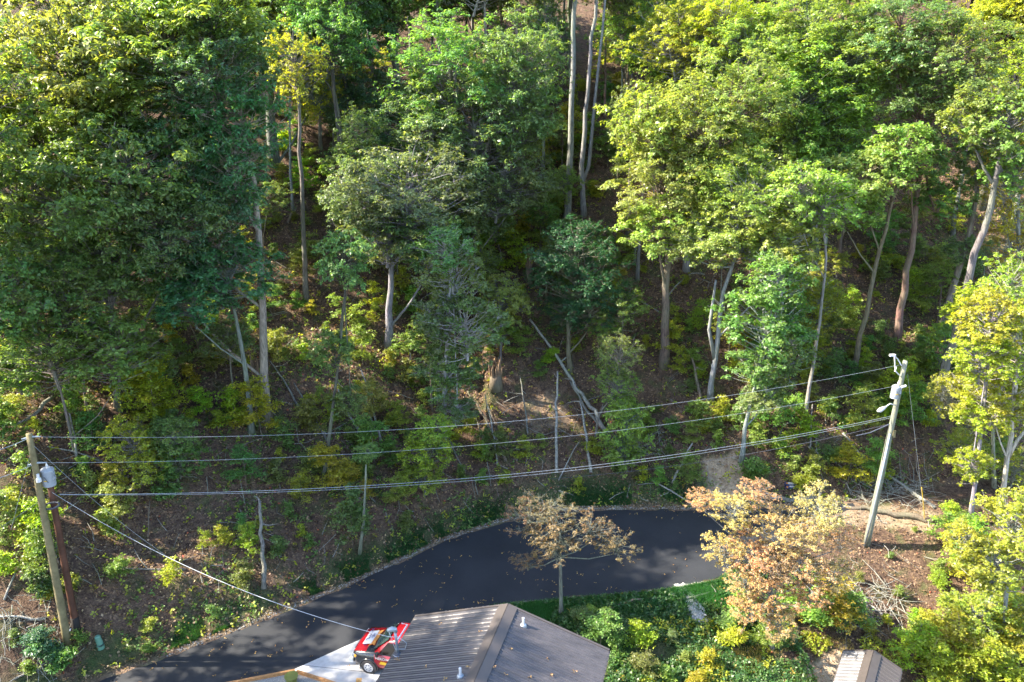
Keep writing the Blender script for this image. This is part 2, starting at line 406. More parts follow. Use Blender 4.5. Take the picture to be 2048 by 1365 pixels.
# ------------------------------------------------------------------ scene bookkeeping
def link(o, parent=None):
    COL.objects.link(o)
    if parent is not None: o.parent = parent
    return o
def tag(o, label=None, cat=None, group=None, kind=None):
    if label: o["label"] = label
    if cat: o["category"] = cat
    if group: o["group"] = group
    if kind: o["kind"] = kind
    return o
def empty(name, loc, rz=0.0):
    o = bpy.data.objects.new(name, None); o.empty_display_size = .3; o.location = loc; o.rotation_euler = (0, 0, rz); COL.objects.link(o); return o

# landmarks used to say where an otherwise look-alike plant stands
LAND = [("the big pale trunk", 532, 830), ("the slim dark trunk beside it", 500, 862), ("the old brown utility pole", 155, 1270), ("the green utility pedestal", 202, 1287),
        ("the grey broken snag above the road", 527, 1175), ("the thick pale beech trunk", 777, 690), ("the torn brown stump", 992, 740), ("the long leaning log", 1130, 760),
        ("the white mottled trunk", 888, 870), ("the upright dead stem", 1113, 935), ("the rough oak trunk", 1327, 725), ("the leaning pale trunk", 1420, 800),
        ("the little pale trunk above the dirt bank", 1482, 925), ("the grey utility pole", 1735, 1080), ("the slender crooked trunk", 1608, 840), ("the reddish trunk", 1706, 740),
        ("the tall straight brown trunk", 1795, 690), ("the leaning grey twin trunks", 1880, 670), ("the long fallen log", 1780, 1030), ("the cardboard box", 1580, 972),
        ("the tall bare trunk", 1133, 440), ("the forked trunk", 1168, 425), ("the dark fine-leaved tree", 1140, 690), ("the dark slender trunk", 610, 600),
        ("the dark furrowed trunk", 190, 640), ("the curved dead branch", 60, 850), ("the splintered pale snag", 1057, 520), ("the white birch trunk", 2000, 1020),
        ("the brush pile", 1720, 1230), ("the shed", 1740, 1330), ("the reddish thin dogwood", 1122, 1225), ("the tan dogwood", 1560, 1260), ("the house roof", 1180, 1300),
        ("the white rock strip", 1390, 1200), ("the crooked thin stem above the road", 720, 1100), ("the transformer pole", 130, 1280), ("the bend in the road", 1010, 1045),
        ("the slim leaning dark trunk", 642, 975), ("the left frame logs", 20, 1235), ("the forest hollow", 620, 380), ("the bare slope patch", 1160, 80), ("the top of the hill", 1500, 60), ("the upper beech trunk", 545, 325), ("the high grey trunk", 668, 295)]
LAND = [l for l in LAND if not l[0].startswith("the left frame")]
NUMW = ["half a", "one", "two", "three", "four", "five", "six", "seven", "eight", "nine", "ten", "eleven", "twelve", "thirteen", "fourteen", "fifteen", "sixteen", "seventeen", "eighteen", "nineteen", "twenty"]
LANDW = None
USED = set()
def where_label(look, pos):
    global LANDW
    if LANDW is None: LANDW = [(n_, G(x, y)) for n_, x, y in LAND]
    ds = sorted((np.hypot(pos[0] - g[0], pos[1] - g[1]), i) for i, (n_, g) in enumerate(LANDW))
    cand = []
    for d, i in ds[:14]:
        n_, g = LANDW[i]; dx, dy = pos[0] - g[0], pos[1] - g[1]
        rel = ("uphill of" if dy > 0 else "downhill of") if abs(dy) > abs(dx) * .8 else ("right of" if dx > 0 else "left of")
        k = int(round(d)); 
        if k > 20: continue
        cand.append("%s %s metre%s %s %s" % (look, NUMW[k], "s" if k > 1 else "", rel, n_))
        if k <= 1: cand[-1] = "%s close beside %s, %s side" % (look, n_, {"uphill of": "uphill", "downhill of": "downhill", "right of": "right-hand", "left of": "left-hand"}[rel])
    for c in cand + ["%s high on the slope beyond %s" % (look, LANDW[i][0]) for d, i in ds[:12]] + ["%s standing between %s and %s" % (look, LANDW[ds[0][1]][0], LANDW[ds[k][1]][0]) for k in range(1, 9)]:
        if c not in USED and len(c.split()) <= 16:
            USED.add(c); return c
    c = look + " among its neighbours on the slope"; USED.add(c); return c

# ------------------------------------------------------------------ ground, road
def inpoly(x, y, poly):
    x = np.asarray(x); y = np.asarray(y); c = np.zeros(x.shape, bool); n = len(poly)
    for i in range(n):
        x1, y1 = poly[i]; x2, y2 = poly[(i + 1) % n]
        cnd = ((y1 > y) != (y2 > y)) & (x < (x2 - x1) * (y - y1) / (y2 - y1 + 1e-12) + x1); c ^= cnd
    return c
def pixpoly(pts): return [tuple(G(x, y)[:2]) for x, y in pts]
def build_ground():
    xs = np.unique(np.concatenate([np.linspace(-130, -36, 48), np.arange(-36, 36, .38), np.linspace(36, 130, 48)]))
    ys = np.unique(np.concatenate([np.arange(-12, 20, 2.0), np.arange(20, 62, .34), np.arange(62, 175, 1.2)]))
    X, Y = np.meshgrid(xs, ys); Z = hz(X, Y)
    n = np.interp(X, NX, NY); e = np.interp(X, FX, FY)
    under = (Y > n) & (Y < e) | ((X < -1) & (Y < n))
    Z = np.where(under, Z - .05, Z)
    v = np.stack([X, Y, Z], -1).reshape(-1, 3); nx, ny = len(xs), len(ys)
    i = np.arange(nx * ny).reshape(ny, nx)
    f = np.stack([i[:-1, :-1], i[:-1, 1:], i[1:, 1:], i[1:, :-1]], -1).reshape(-1, 4)
    me = bpy.data.meshes.new("ground"); me.from_pydata(v.tolist(), [], f.tolist()); me.materials.append(GROUND)
    me.polygons.foreach_set("use_smooth", [True] * len(me.polygons))
    xf, yf = X.ravel(), Y.ravel()
    lawn = np.zeros(len(xf)); dirt = np.zeros(len(xf))
    d = n.ravel() - yf
    lawn += np.clip((d - .2) / .5, 0, 1) * ((xf > -2) & (xf < 13)) * (vnoise(xf * .8, yf * .8, 9) * .7 + .35) 
    ed = yf - e.ravel()
    lawn += np.exp(-((ed - 1.3) / .8) ** 2) * .7 * (xf < 12) * (vnoise(xf * .9, yf * .9, 19) > .35)
    dirt += inpoly(xf, yf, pixpoly([(1405, 925), (1470, 905), (1500, 960), (1470, 1010), (1390, 1000)])) * .8
    dirt += inpoly(xf, yf, pixpoly([(1480, 1375), (1545, 1345), (1600, 1322), (1690, 1290), (1700, 1400), (1450, 1400)])) * .9
    dirt += inpoly(xf, yf, pixpoly([(1560, 1018), (1700, 1010), (1880, 1025), (1870, 1060), (1700, 1050)])) * .5
    dirt += inpoly(xf, yf, pixpoly([(1040, 800), (1120, 780), (1150, 850), (1060, 870)])) * .25
    dirt += np.exp(-((ed - .2) / .2) ** 2) * .2
    for nm, a in (("lawn", lawn), ("dirt", dirt)):
        at = me.attributes.new(nm, 'FLOAT', 'POINT'); at.data.foreach_set("value", np.clip(a, 0, 1).astype(np.float32))
    o = bpy.data.objects.new("ground", me); COL.objects.link(o); tag(o, kind="structure")
build_ground()

def strip(name, xs, y0, y1, z, material, segs=6, jit=0.0):
    v = []; rs = np.random.RandomState(3)
    for x in xs:
        a, b = float(np.interp(x, NX, NY)) if y0 is None else y0(x), float(np.interp(x, FX, FY)) if y1 is None else y1(x)
        a += jit * (vnoise(x * 2.1, 0, 4) - .5) * 2; b += jit * (vnoise(x * 2.3, 7, 5) - .5) * 2
        b = max(b, a + .02)
        for k in range(segs + 1):
            y = a + (b - a) * k / segs; v.append((x, y, z + (0.0 if 0 < k < segs else -.02)))
    m = MB(); s = segs + 1
    f = [(i * s + k, (i + 1) * s + k, (i + 1) * s + k + 1, i * s + k + 1) for i in range(len(xs) - 1) for k in range(segs)]
    m.add(v, f); o = m.obj(name, material, smooth=True); tag(o, kind="structure"); return o
road = strip("road", np.arange(-34, 21.2, .35), lambda x: float(np.interp(x, NX, NY)) if x > -4 else 8.0, None, 0.035, ASPHALT, 6, .10)

# concrete parking pad (sides follow its edge along the road and the house)
a, b_, c_, d_ = P(575, 1345, .05), P(735, 1273, .05), P(830, 1236, .05), P(640, 1480, .05)
m = MB(); e1 = P(420, 1425, .05)
top = [e1, a, b_, P(800, 1246, .05), np.array([2.0, 30, .05]), np.array([0, 22, .05]), np.array([-12, 20, .05])]
vv = [(p[0], p[1], .055) for p in top] + [(p[0], p[1], -.15) for p in top]
k = len(top); m.add(vv, [tuple(range(k))[::-1], *[(i, (i + 1) % k, k + (i + 1) % k, k + i) for i in range(k)]])
pad = m.obj("concrete_pad", CONCRETE); tag(pad, kind="structure")
m = MB(); p0, p1 = P(600, 1330, .06), P(738, 1345, .06); m.box((p0 + p1) / 2, (np.linalg.norm(p1 - p0), .02, .004), rot=math.atan2(p1[1] - p0[1], p1[0] - p0[0]))
m.obj("expansion_joint", CABLE_BLACK, pad)

# gravel margins along the road edges
def scatter_stones(name, pts, size, material, seed, kind="stuff"):
    rs = np.random.RandomState(seed); m = MB(); f = [(0, 1, 2), (0, 2, 3), (0, 3, 4), (0, 4, 1), (5, 2, 1), (5, 3, 2), (5, 4, 3), (5, 1, 4)]
    for x, y in pts:
        s = size * rs.uniform(.5, 1.6); a = rs.rand() * 6; z = float(hz(x, y)) + s * .2
        v = [(0, 0, s * .55)] + [(s * rs.uniform(.6, 1.1) * math.cos(a + k * 1.57), s * rs.uniform(.6, 1.1) * math.sin(a + k * 1.57), rs.uniform(-.2, .2) * s) for k in range(4)] + [(0, 0, -s * .5)]
        m.add(np.array(v) + (x, y, z), f)
    o = m.obj(name, material); tag(o, kind=kind); return o
rs = np.random.RandomState(5); pts = []
for _ in range(1500):
    x = rs.uniform(-17, 20); e = np.interp(x, FX, FY)
    pts.append((x, e + abs(rs.normal()) * .3 + .02))
for _ in range(1100):
    x = rs.uniform(-5, 10); pts.append((x, np.interp(x, NX, NY) - abs(rs.normal()) * .22 - .03))
g = scatter_stones("roadside_gravel", pts, .042, GRAVELM, 6); tag(g, "loose grey gravel along both edges of the black road", None)
p1 = [P(1362, 1172, 0), P(1395, 1215, 0), P(1412, 1240, -.4)]; pts = []
for k in range(420):
    t = rs.rand(); i = 0 if t < .6 else 1; u = (t / .6) if i == 0 else (t - .6) / .4
    q = p1[i] * (1 - u) + p1[i + 1] * u; pts.append((q[0] + rs.normal() * .17, q[1] + rs.normal() * .1))
p2 = [G(1362, 1172), G(1383, 1210), G(1400, 1245)]
pts = [];
for k in range(420):
    t = rs.rand() * 2; i = int(t); u = t - i; q = p2[i] * (1 - u) + p2[i + 1] * u; pts.append((q[0] + rs.normal() * .17, q[1] + rs.normal() * .1))
g = scatter_stones("rock_gravel_strip", pts, .12, ROCKM, 8); tag(g, "strip of broken pale rock crossing the grass below the road", None)

# ------------------------------------------------------------------ trees
PAL = dict(teal=(0.070, 0.155, 0.066), deep=(0.028, 0.080, 0.028), green=(0.112, 0.178, 0.048), grey=(0.120, 0.180, 0.066), olive=(0.140, 0.195, 0.044),
           bright=(0.180, 0.245, 0.052), yellow=(0.235, 0.275, 0.026), gold=(0.28, 0.23, 0.025), tan=(0.37, 0.255, 0.105), rust=(0.14, 0.100, 0.045), lime=(0.235, 0.260, 0.030))  # bright and lime carry some sunlit yellow, mixed into the leaf colour
BK = dict(pale=(0.21, 0.20, 0.185), grey=(0.135, 0.125, 0.115), brown=(0.12, 0.09, 0.07), dark=(0.06, 0.05, 0.045), white=(0.34, 0.32, 0.29), red=(0.13, 0.09, 0.07))
trs = np.random.RandomState(21)
def tree(name, label, base, trunk_px, diam_px, lobes, crown='oak', col='green', bark='grey', group=None, extra_px=None, base_pos=None, off=0.0, grow=1.14):
    """base/trunk_px/lobes are measured in the photograph; everything becomes metres on the slope"""
    b = G(*base) if base_pos is None else np.array(base_pos)
    root = empty(name, b); Y = b[1]
    depth = (b - np.array([0, 0, CAMZ])) @ _F
    r0 = max(.04, diam_px / 2 * depth / FPX)
    pts = [np.zeros(3) + np.array([0, 0, -.3])]
    for i, (x, y) in enumerate(trunk_px): pts.append(Q(x, y, Y + off * (i + 1) / len(trunk_px)) - b)
    LB = []
    for lb in lobes:
        cx, cy_, rx, ry = lb[:4]; dy = lb[4] if len(lb) > 4 else trs.uniform(-1.2, .4)
        p = Q(cx, cy_, Y + dy + off); s = (p[1]) / math.cos(PITCH) / FPX
        LB.append((p - b, rx * s * grow, ry * s * 1.02 * grow))
    if LB:
        main = min(LB, key=lambda l: np.hypot(*(l[0][:2] - pts[-1][:2])) + (8 if l[0][2] < pts[-1][2] else 0))
        if main[0][2] - main[2] * .4 > pts[-1][2] + .5:
            q = main[0] - np.array([0, 0, main[2] * .5]); pts.append(q)
    # smooth polyline with small wobble
    pp = np.array(pts); seg = np.r_[0, np.cumsum(np.linalg.norm(np.diff(pp, axis=0), axis=1))]
    n = max(6, int(seg[-1] / 1.3)); t = np.linspace(0, seg[-1], n)
    cv = np.stack([np.interp(t, seg, pp[:, k]) for k in range(3)], 1)
    if n > 4:
        for _ in range(5): sm = cv.copy(); sm[1:-1] = (cv[:-2] + cv[1:-1] * 2 + cv[2:]) / 4; cv = sm
        wob = np.zeros_like(cv); wob[1:-1, :2] = trs.normal(size=(n - 2, 2)) * r0 * .22; cv += wob
    tt = np.linspace(0, 1, n); rad = r0 * (1 - .55 * tt); rad[0] *= 1.45; rad[1] *= 1.08 if n > 8 else 1.0
    m = MB(); m.tube(cv, rad, 11)
    o = m.obj("trunk", BARK, root, smooth=True); o.color = (*[c * trs.uniform(.85, 1.15) for c in BK[bark]], 1)
    if extra_px:
        for ex in extra_px:
            st = cv[min(n - 1, int(ex[0] * n))]; ep = [st] + [Q(x, y, Y) - b for x, y in ex[1:]]
            m = MB(); m.tube(ep, np.linspace(r0 * .75, r0 * .35, len(ep)), 8); oo = m.obj("limb", BARK, root, smooth=True); oo.color = o.color
    for p, rx, rz in LB:
        k = crown[trs.randint(len(crown))] if isinstance(crown, (list, tuple)) else crown
        vs = CROWNS[k]; want = (rx + rz) / 2
        order = sorted(vs, key=lambda q: abs(math.log(want / q[0])))
        best = [q for q in order if abs(q[0] - order[0][0]) < .1]; R, cm, bm = best[trs.randint(len(best))]
        sc = (rx / R, trs.uniform(.85, 1.05) * (rx + rz) / 2 / R, rz / R)
        rzr = trs.rand() * 6.28
        c = link(bpy.data.objects.new("crown", cm), root); c.location = p; c.scale = sc if abs(sc[0] - sc[1]) < .15 else (sc[0], sc[1], sc[2])
        c.rotation_euler = (0, 0, 0); 
        # turn the shared crown by rotating before the stretch: equal x/y stretch when turned
        sxy = (sc[0] + sc[1]) / 2; c.scale = (sxy, sxy, sc[2]); c.rotation_euler = (trs.normal() * .12, trs.normal() * .12, rzr)
        pc = PAL[col] if isinstance(col, str) else col
        c.color = (*[v * trs.uniform(.86, 1.14) for v in pc], 1)
        br = link(bpy.data.objects.new("branches", bm), root); br.location = p; br.scale = c.scale; br.rotation_euler = c.rotation_euler; br.color = o.color
        # limb joining the lobe to the trunk when it sits aside
        hd = np.hypot(*(cv[n // 2][:2] - p[:2])); j = n - 1 if rz < 1.6 else np.argmin(np.abs(cv[:, 2] - (p[2] - rz * .9 - hd * .8))); gap = np.linalg.norm((p - np.array([0, 0, rz * .9])) - cv[j])
        if gap > .7 and hd > .5:
            m = MB(); s0 = cv[max(0, j - 1)]; e0 = p - np.array([0, 0, rz * .9]); md = (s0 + e0) / 2 + np.array([0, 0, -.15 * gap]) * .5
            m.tube([s0, md, e0], [r0 * .36, r0 * .26, r0 * .16], 7, False); l = m.obj("limb", BARK, root, smooth=True); l.color = o.color
    tag(root, label, "tree", group)
    return root

FG = "named trees of the front slope"
T = []
# ---- left mass
tree("hickory_tree", "big-leaved hickory with dark furrowed trunk, its yellow-lit top filling the upper left corner", (196, 700), [(188, 560), (175, 400), (130, 230)], 27,
     [(150, 120, 160, 110), (330, 80, 150, 90), (60, 240, 110, 90), (230, 215, 130, 80), (420, 40, 90, 60)], 'hickory', 'olive', 'dark')
tree("hickory_tree", "hickory with grey curved trunk foot, dense drooping green crown behind the utility wires", (238, 815), [(228, 750), (222, 600)], 17,
     [(250, 345, 150, 100), (120, 400, 130, 100), (330, 450, 110, 80), (210, 520, 120, 70)], 'hickory', 'green', 'grey')
tree("poplar_tree", "tall tree with big smooth pale trunk and blue-green crown left of it", (533, 838), [(530, 720), (522, 520), (517, 400), (514, 280)], 18,
     [(395, 425, 105, 88), (480, 225, 70, 65), (425, 150, 95, 70), (470, 325, 65, 60), (390, 320, 95, 75), (355, 530, 95, 72)], 'oak', 'teal', 'pale')
tree("slim_tree", "slim tree with rough dark leaning trunk close left of the big pale trunk", (502, 862), [(492, 740), (480, 610)], 12, [(455, 545, 85, 60), (380, 600, 70, 50)], 'maple', 'teal', 'grey')
tree("maple_tree", "leafy dark green maple overhanging the left bank above the curved dead branch", (150, 905), [(140, 860), (131, 825)], 7,
     [(100, 690, 130, 75), (230, 700, 100, 65), (30, 600, 100, 80), (130, 590, 110, 70), (30, 740, 80, 45)], 'maple', 'green', 'grey')
tree("hickory_tree", "olive-leaved tree leaning in from the edge beyond the maple", (20, 700), [(18, 600)], 16, [(40, 400, 110, 100), (30, 510, 90, 70)], 'hickory', 'olive', 'dark')
tree("beech_tree", "old beech with dark trunk bending up through yellowing leaves", (547, 330), [(538, 200), (528, 60), (520, -60)], 19, [(560, 60, 70, 70), (610, 150, 60, 60), (490, -20, 80, 60), (600, -20, 80, 50)], ['maple', 'sparse'], 'yellow', 'grey')
tree("slender_tree", "slender dark-barked tree standing alone in the hollow, trunk bare to mid height", (612, 605), [(607, 480), (600, 330), (596, 230)], 11, [(590, 120, 50, 55)], 'sparse', 'yellow', 'grey')
tree("ash_tree", "ash with high grey trunk and dark teal crown right of the hollow", (671, 298), [(667, 200), (664, 100)], 10, [(700, 190, 75, 70), (735, 270, 70, 60), (690, 60, 80, 60)], 'oak', 'teal', 'grey')
tree("young_tree", "young tree with slim leaning dark trunk crossing the middle of the bank", (642, 978), [(662, 850), (682, 680), (692, 560)], 8, [(690, 520, 50, 55), (670, 700, 45, 35), (700, 800, 35, 30)], 'maple', 'green', 'dark')
tree("beech_tree", "thick pale beech with straight smooth trunk in the middle of the slope", (778, 692), [(776, 600), (775, 510)], 17, [(780, 460, 90, 60), (820, 380, 110, 80), (740, 390, 70, 70), (860, 480, 80, 50)], 'oak', 'grey', 'pale')
tree("oak_tree", "wide grey-green oak filling the middle of the canopy", (880, 575), [(882, 470), (890, 380)], 13, [(950, 250, 120, 95), (850, 270, 100, 80), (1010, 350, 90, 75), (900, 150, 110, 80), (1030, 200, 80, 75), (960, 390, 90, 60), (1040, 130, 70, 70)], 'oak', 'grey', 'grey')
tree("birch_tree", "white mottled slim trunk with leafy grey-green tufts down its length", (887, 885), [(890, 760), (900, 600), (905, 480)], 10, [(905, 560, 60, 55), (930, 650, 75, 60), (880, 640, 45, 45), (900, 735, 65, 45), (915, 820, 40, 28), (890, 500, 50, 45)], 'maple', 'grey', 'white')
tree("poplar_tree", "tall bare trunk running straight up to the top of the picture", (1133, 442), [(1140, 300), (1146, 100), (1152, -60)], 14, [(1150, -150, 120, 80)], 'oak', 'green', 'pale')
tree("poplar_tree", "forked tree whose two pale stems rise side by side", (1168, 430), [(1163, 370), (1170, 220), (1190, 40), (1200, -60)], 11, [(1200, -140, 110, 70)], 'oak', 'green', 'pale', extra_px=[(.14, (1178, 330), (1190, 200), (1205, 60), (1215, -60))])
tree("evergreen_tree", "dense dark fine-leaved evergreen standing low in the middle", (1137, 745), [(1133, 690), (1135, 640)], 13, [(1160, 560, 82, 70, 0), (1150, 500, 68, 50, 0), (1185, 600, 60, 48, -.5), (1125, 620, 45, 32, .3)], 'fine', 'deep', 'brown')
tree("oak_tree", "large bright oak with rough upright trunk, sunlit leaves right of the forked stems", (1327, 730), [(1330, 620), (1336, 500), (1345, 400)], 19, [(1330, 360, 95, 80), (1400, 260, 100, 80), (1320, 450, 70, 48), (1440, 340, 90, 70), (1300, 250, 60, 60), (1470, 200, 80, 70)], 'oak', 'bright', 'brown')
tree("maple_tree", "green maple on a smooth pale trunk that leans away from the oak", (1421, 806), [(1432, 700), (1443, 600), (1450, 520)], 12, [(1480, 450, 90, 62), (1560, 480, 85, 60), (1500, 390, 90, 60), (1400, 480, 60, 40)], 'oak', 'bright', 'pale', extra_px=[(.30, (1418, 660), (1432, 560))])
tree("oak_tree", "tall sunlit oak with broad yellow-green top above the maple", (1628, 590), [(1630, 480), (1635, 350)], 15, [(1600, 190, 110, 85), (1700, 120, 110, 75), (1560, 300, 90, 75), (1660, 280, 95, 75), (1510, 110, 90, 70), (1620, 60, 90, 60)], 'oak', 'bright', 'grey')
tree("slender_tree", "slender crooked pale trunk between the power lines with a small green top", (1608, 846), [(1622, 760), (1645, 600), (1663, 470)], 8, [(1650, 400, 65, 52), (1600, 380, 55, 50)], 'maple', 'bright', 'pale')
tree("cherry_tree", "tree with reddish mottled leaning trunk on the right slope", (1705, 745), [(1728, 640), (1760, 500), (1788, 390)], 11, [(1740, 350, 75, 55), (1810, 300, 60, 50), (1700, 420, 60, 40)], 'maple', 'bright', 'red')
tree("poplar_tree", "tall straight brown-barked trunk leaning slightly outward, green top high above it", (1793, 692), [(1812, 570), (1832, 400), (1850, 240)], 15, [(1850, 200, 80, 65), (1900, 110, 95, 75), (1830, 330, 55, 45), (1800, 60, 80, 60), (1880, 400, 50, 36)], 'maple', 'green', 'brown')
tree("oak_tree", "grey leaning trunk, the nearer and thicker of the two at the right", (1868, 835), [(1890, 740), (1930, 580), (1978, 430), (2005, 330)], 19, [(2015, 250, 65, 60), (1960, 230, 60, 55), (2030, 340, 50, 40)], 'maple', 'olive', 'grey')
tree("oak_tree", "grey leaning trunk, the slimmer and farther of the pair at the right", (1878, 668), [(1905, 580), (1945, 450), (1960, 380)], 15, [(1960, 330, 50, 40), (1930, 500, 38, 26)], 'maple', 'green', 'grey')
tree("maple_tree", "mid green maple with a little pale trunk footed on the dirt bank", (1482, 926), [(1490, 840), (1500, 760)], 10, [(1540, 650, 80, 62), (1560, 560, 65, 50), (1520, 730, 60, 40), (1580, 700, 50, 50), (1530, 790, 55, 28)], 'maple', 'green', 'pale')
tree("birch_tree", "white birch trunk with yellow leaves near the right edge", (1995, 1050), [(2012, 930), (2026, 860), (2035, 760)], 12, [(2000, 800, 70, 55), (2040, 700, 70, 65), (1960, 830, 50, 35)], 'maple', 'yellow', 'white', extra_px=[(.45, (2035, 880), (2060, 850))])
tree("birch_tree", "pale trunk behind the white birch with yellow-green leaves", (1940, 1050), [(1950, 960), (1962, 880), (1975, 780)], 9, [(1985, 640, 65, 55), (1960, 720, 55, 42), (1945, 930, 40, 35)], 'maple', 'yellow', 'pale')
tree("young_tree", "sunlit yellow-green young tree leaning over the right bank", (2010, 1300), [(2005, 1200)], 9, [(1990, 1130, 75, 60), (2030, 1040, 60, 60), (1950, 1230, 65, 50), (2030, 1230, 60, 60), (1930, 1080, 40, 40)], 'maple', 'lime', 'pale')
tree("young_tree", "full yellow-green young tree filling the right edge behind the birches", (1990, 975), [(1985, 900), (1980, 780)], 8, [(1960, 620, 65, 50), (2020, 570, 60, 50), (1900, 790, 48, 38), (1935, 900, 52, 42), (2035, 930, 50, 48), (2015, 660, 60, 50), (1975, 770, 60, 48), (2030, 820, 50, 45)], ['maple', 'sparse'], 'lime', 'pale')
tree("autumn_tree", "orange-tinged autumn tree with bare twigs at the right edge", (2035, 700), [(2038, 560), (2036, 420)], 12, [(2025, 380, 55, 65), (2020, 250, 60, 60), (2035, 500, 50, 55)], ['maple', 'sparse'], 'gold', 'pale')
tree("crooked_tree", "crooked thin tree stem with a bend, leaves only near the road", (718, 1108), [(733, 1020), (732, 930)], 7, [(735, 905, 24, 20)], 'maple', 'green', 'grey')
tree("young_tree", "bushy bright green young tree growing above the middle of the road", (1235, 945), [(1240, 880)], 6, [(1250, 850, 45, 50, 0), (1245, 905, 42, 35, -.3)], 'maple', 'bright', 'grey')
tree("young_tree", "young tree with orange-speckled leaves below the evergreen", (1190, 880), [(1195, 800)], 5, [(1235, 770, 42, 36), (1240, 710, 45, 40)], 'sparse', 'olive', 'grey')
tree("young_tree", "pale sunlit leafy young tree beside the torn stump", (1000, 720), [(1002, 660)], 6, [(1005, 600, 50, 42, 0), (990, 660, 40, 30, 0)], 'maple', 'bright', 'grey')
tree("young_tree", "yellow-green tiered young tree beneath the utility wire, left of the big pale trunk", (265, 985), [(270, 930)], 5, [(265, 880, 45, 45, 0), (290, 930, 50, 38, 0), (240, 940, 35, 30, 0)], 'maple', 'lime', 'grey')
tree("young_tree", "dark green broad sapling tree beside the yellow-green tiered one", (355, 980), [(350, 900)], 5, [(345, 870, 45, 38, 0), (360, 920, 50, 35, 0)], 'maple', 'green', 'grey')
tree("young_tree", "yellow-green young tree crossing the middle wire below the white mottled trunk", (850, 990), [(850, 930)], 5, [(850, 900, 48, 38, 0), (840, 950, 45, 30, 0), (870, 860, 35, 30, 0)], 'maple', 'lime', 'grey')
for (bx, by), (tx, ty), dd, cr, cc_, bkk, what in [((1256, 470), (1262, 330), 9, 300, 'green', 'grey', "slim grey tree rising left of the rough oak trunk, beyond it"), ((1275, 560), (1283, 420), 7, 330, 'bright', 'grey', "thin grey tree just uphill of the rough oak trunk"),
        ((1500, 520), (1508, 400), 9, 300, 'bright', 'pale', "pale slim tree behind the leaning pale trunk"), ((1595, 540), (1606, 430), 8, 330, 'lime', 'pale', "thin pale tree uphill of the crooked slender trunk"),
        ((1676, 520), (1690, 400), 9, 300, 'bright', 'red', "thin reddish tree uphill of the mottled leaning trunk"), ((1640, 600), (1652, 480), 6, 380, 'yellow', 'pale', "very thin pale tree between the crooked and mottled trunks"),
        ((1905, 470), (1925, 340), 9, 260, 'yellow', 'grey', "thin grey tree uphill of the leaning twin trunks"), ((1010, 480), (1012, 380), 7, 300, 'green', 'grey', "thin grey tree left of the tall bare trunk"),
        ((1085, 350), (1090, 200), 7, 120, 'green', 'pale', "slim pale tree standing left of the tall bare trunk, higher up"), ((1240, 330), (1243, 180), 6, 110, 'bright', 'pale', "slim pale tree right of the forked stems, higher up"),
        ((585, 420), (580, 300), 6, 180, 'yellow', 'pale', "very thin pale tree left of the slender dark trunk in the hollow"), ((640, 300), (641, 180), 7, 90, 'bright', 'pale', "slim pale tree at the top of the hollow"),
        ((700, 560), (703, 450), 8, 360, 'green', 'grey', "slim grey tree left of the pale beech"), ((950, 560), (952, 470), 8, 400, 'grey', 'pale', "slim pale tree right of the white mottled trunk's top")]:
    tree("slim_tree", what, (bx, by), [(tx, ty), (tx + (tx - bx) * .6, ty - (by - ty) * .6)], dd, [(tx + (tx - bx) * .8, cr - 40, 42, 40), (tx + (tx - bx) * 1.2, cr - 100, 36, 38)], 'sparse', cc_, bkk)
# ---- background trees beyond the front row
bgp = [(-46, 66), (-40, 74)]
spots = []
brs = np.random.RandomState(77)
def clear(px, py):   # where the photograph looks through to the ground
    return (555 < px < 705 and 200 < py < 420) or (1095 < px < 1215 and -40 < py < 430) or (20 < px < 90 and py < 60) or (700 < px < 1260 and 380 < py < 520)
tries = 0
while len(spots) < 165 and tries < 9000:
    tries += 1
    Y = brs.uniform(58, 118); X = brs.uniform(-.70 * Y, .70 * Y)
    z = float(hz(X, Y)); px, py = proj((X, Y, z))
    if py > 540 or py < -260: continue
    if (1420 < px < 1960 and py > 290) or (700 < px < 1300 and py > 340) or (px < 500 and py > 430): continue
    hcr = brs.uniform(11, 18)
    cpx, cpy = proj((X, Y, z + hcr))
    if cpy < -170 or cpx < -90: continue
    if clear(cpx, cpy + 20) or clear(cpx + 25, cpy) or clear(cpx - 25, cpy): continue
    if 560 < px < 690 and 200 < py: continue
    if any((X - s[0]) ** 2 + (Y - s[1]) ** 2 < 3.6 ** 2 for s in spots): continue
    spots.append((X, Y, z, px, py, hcr))
KN = {'green': "mid green", 'teal': "blue-green", 'grey': "grey-green", 'bright': "bright green", 'olive': "olive green", 'yellow': "yellow-green", 'gold': "golden", 'lime': "lime green", 'deep': "dark green"}
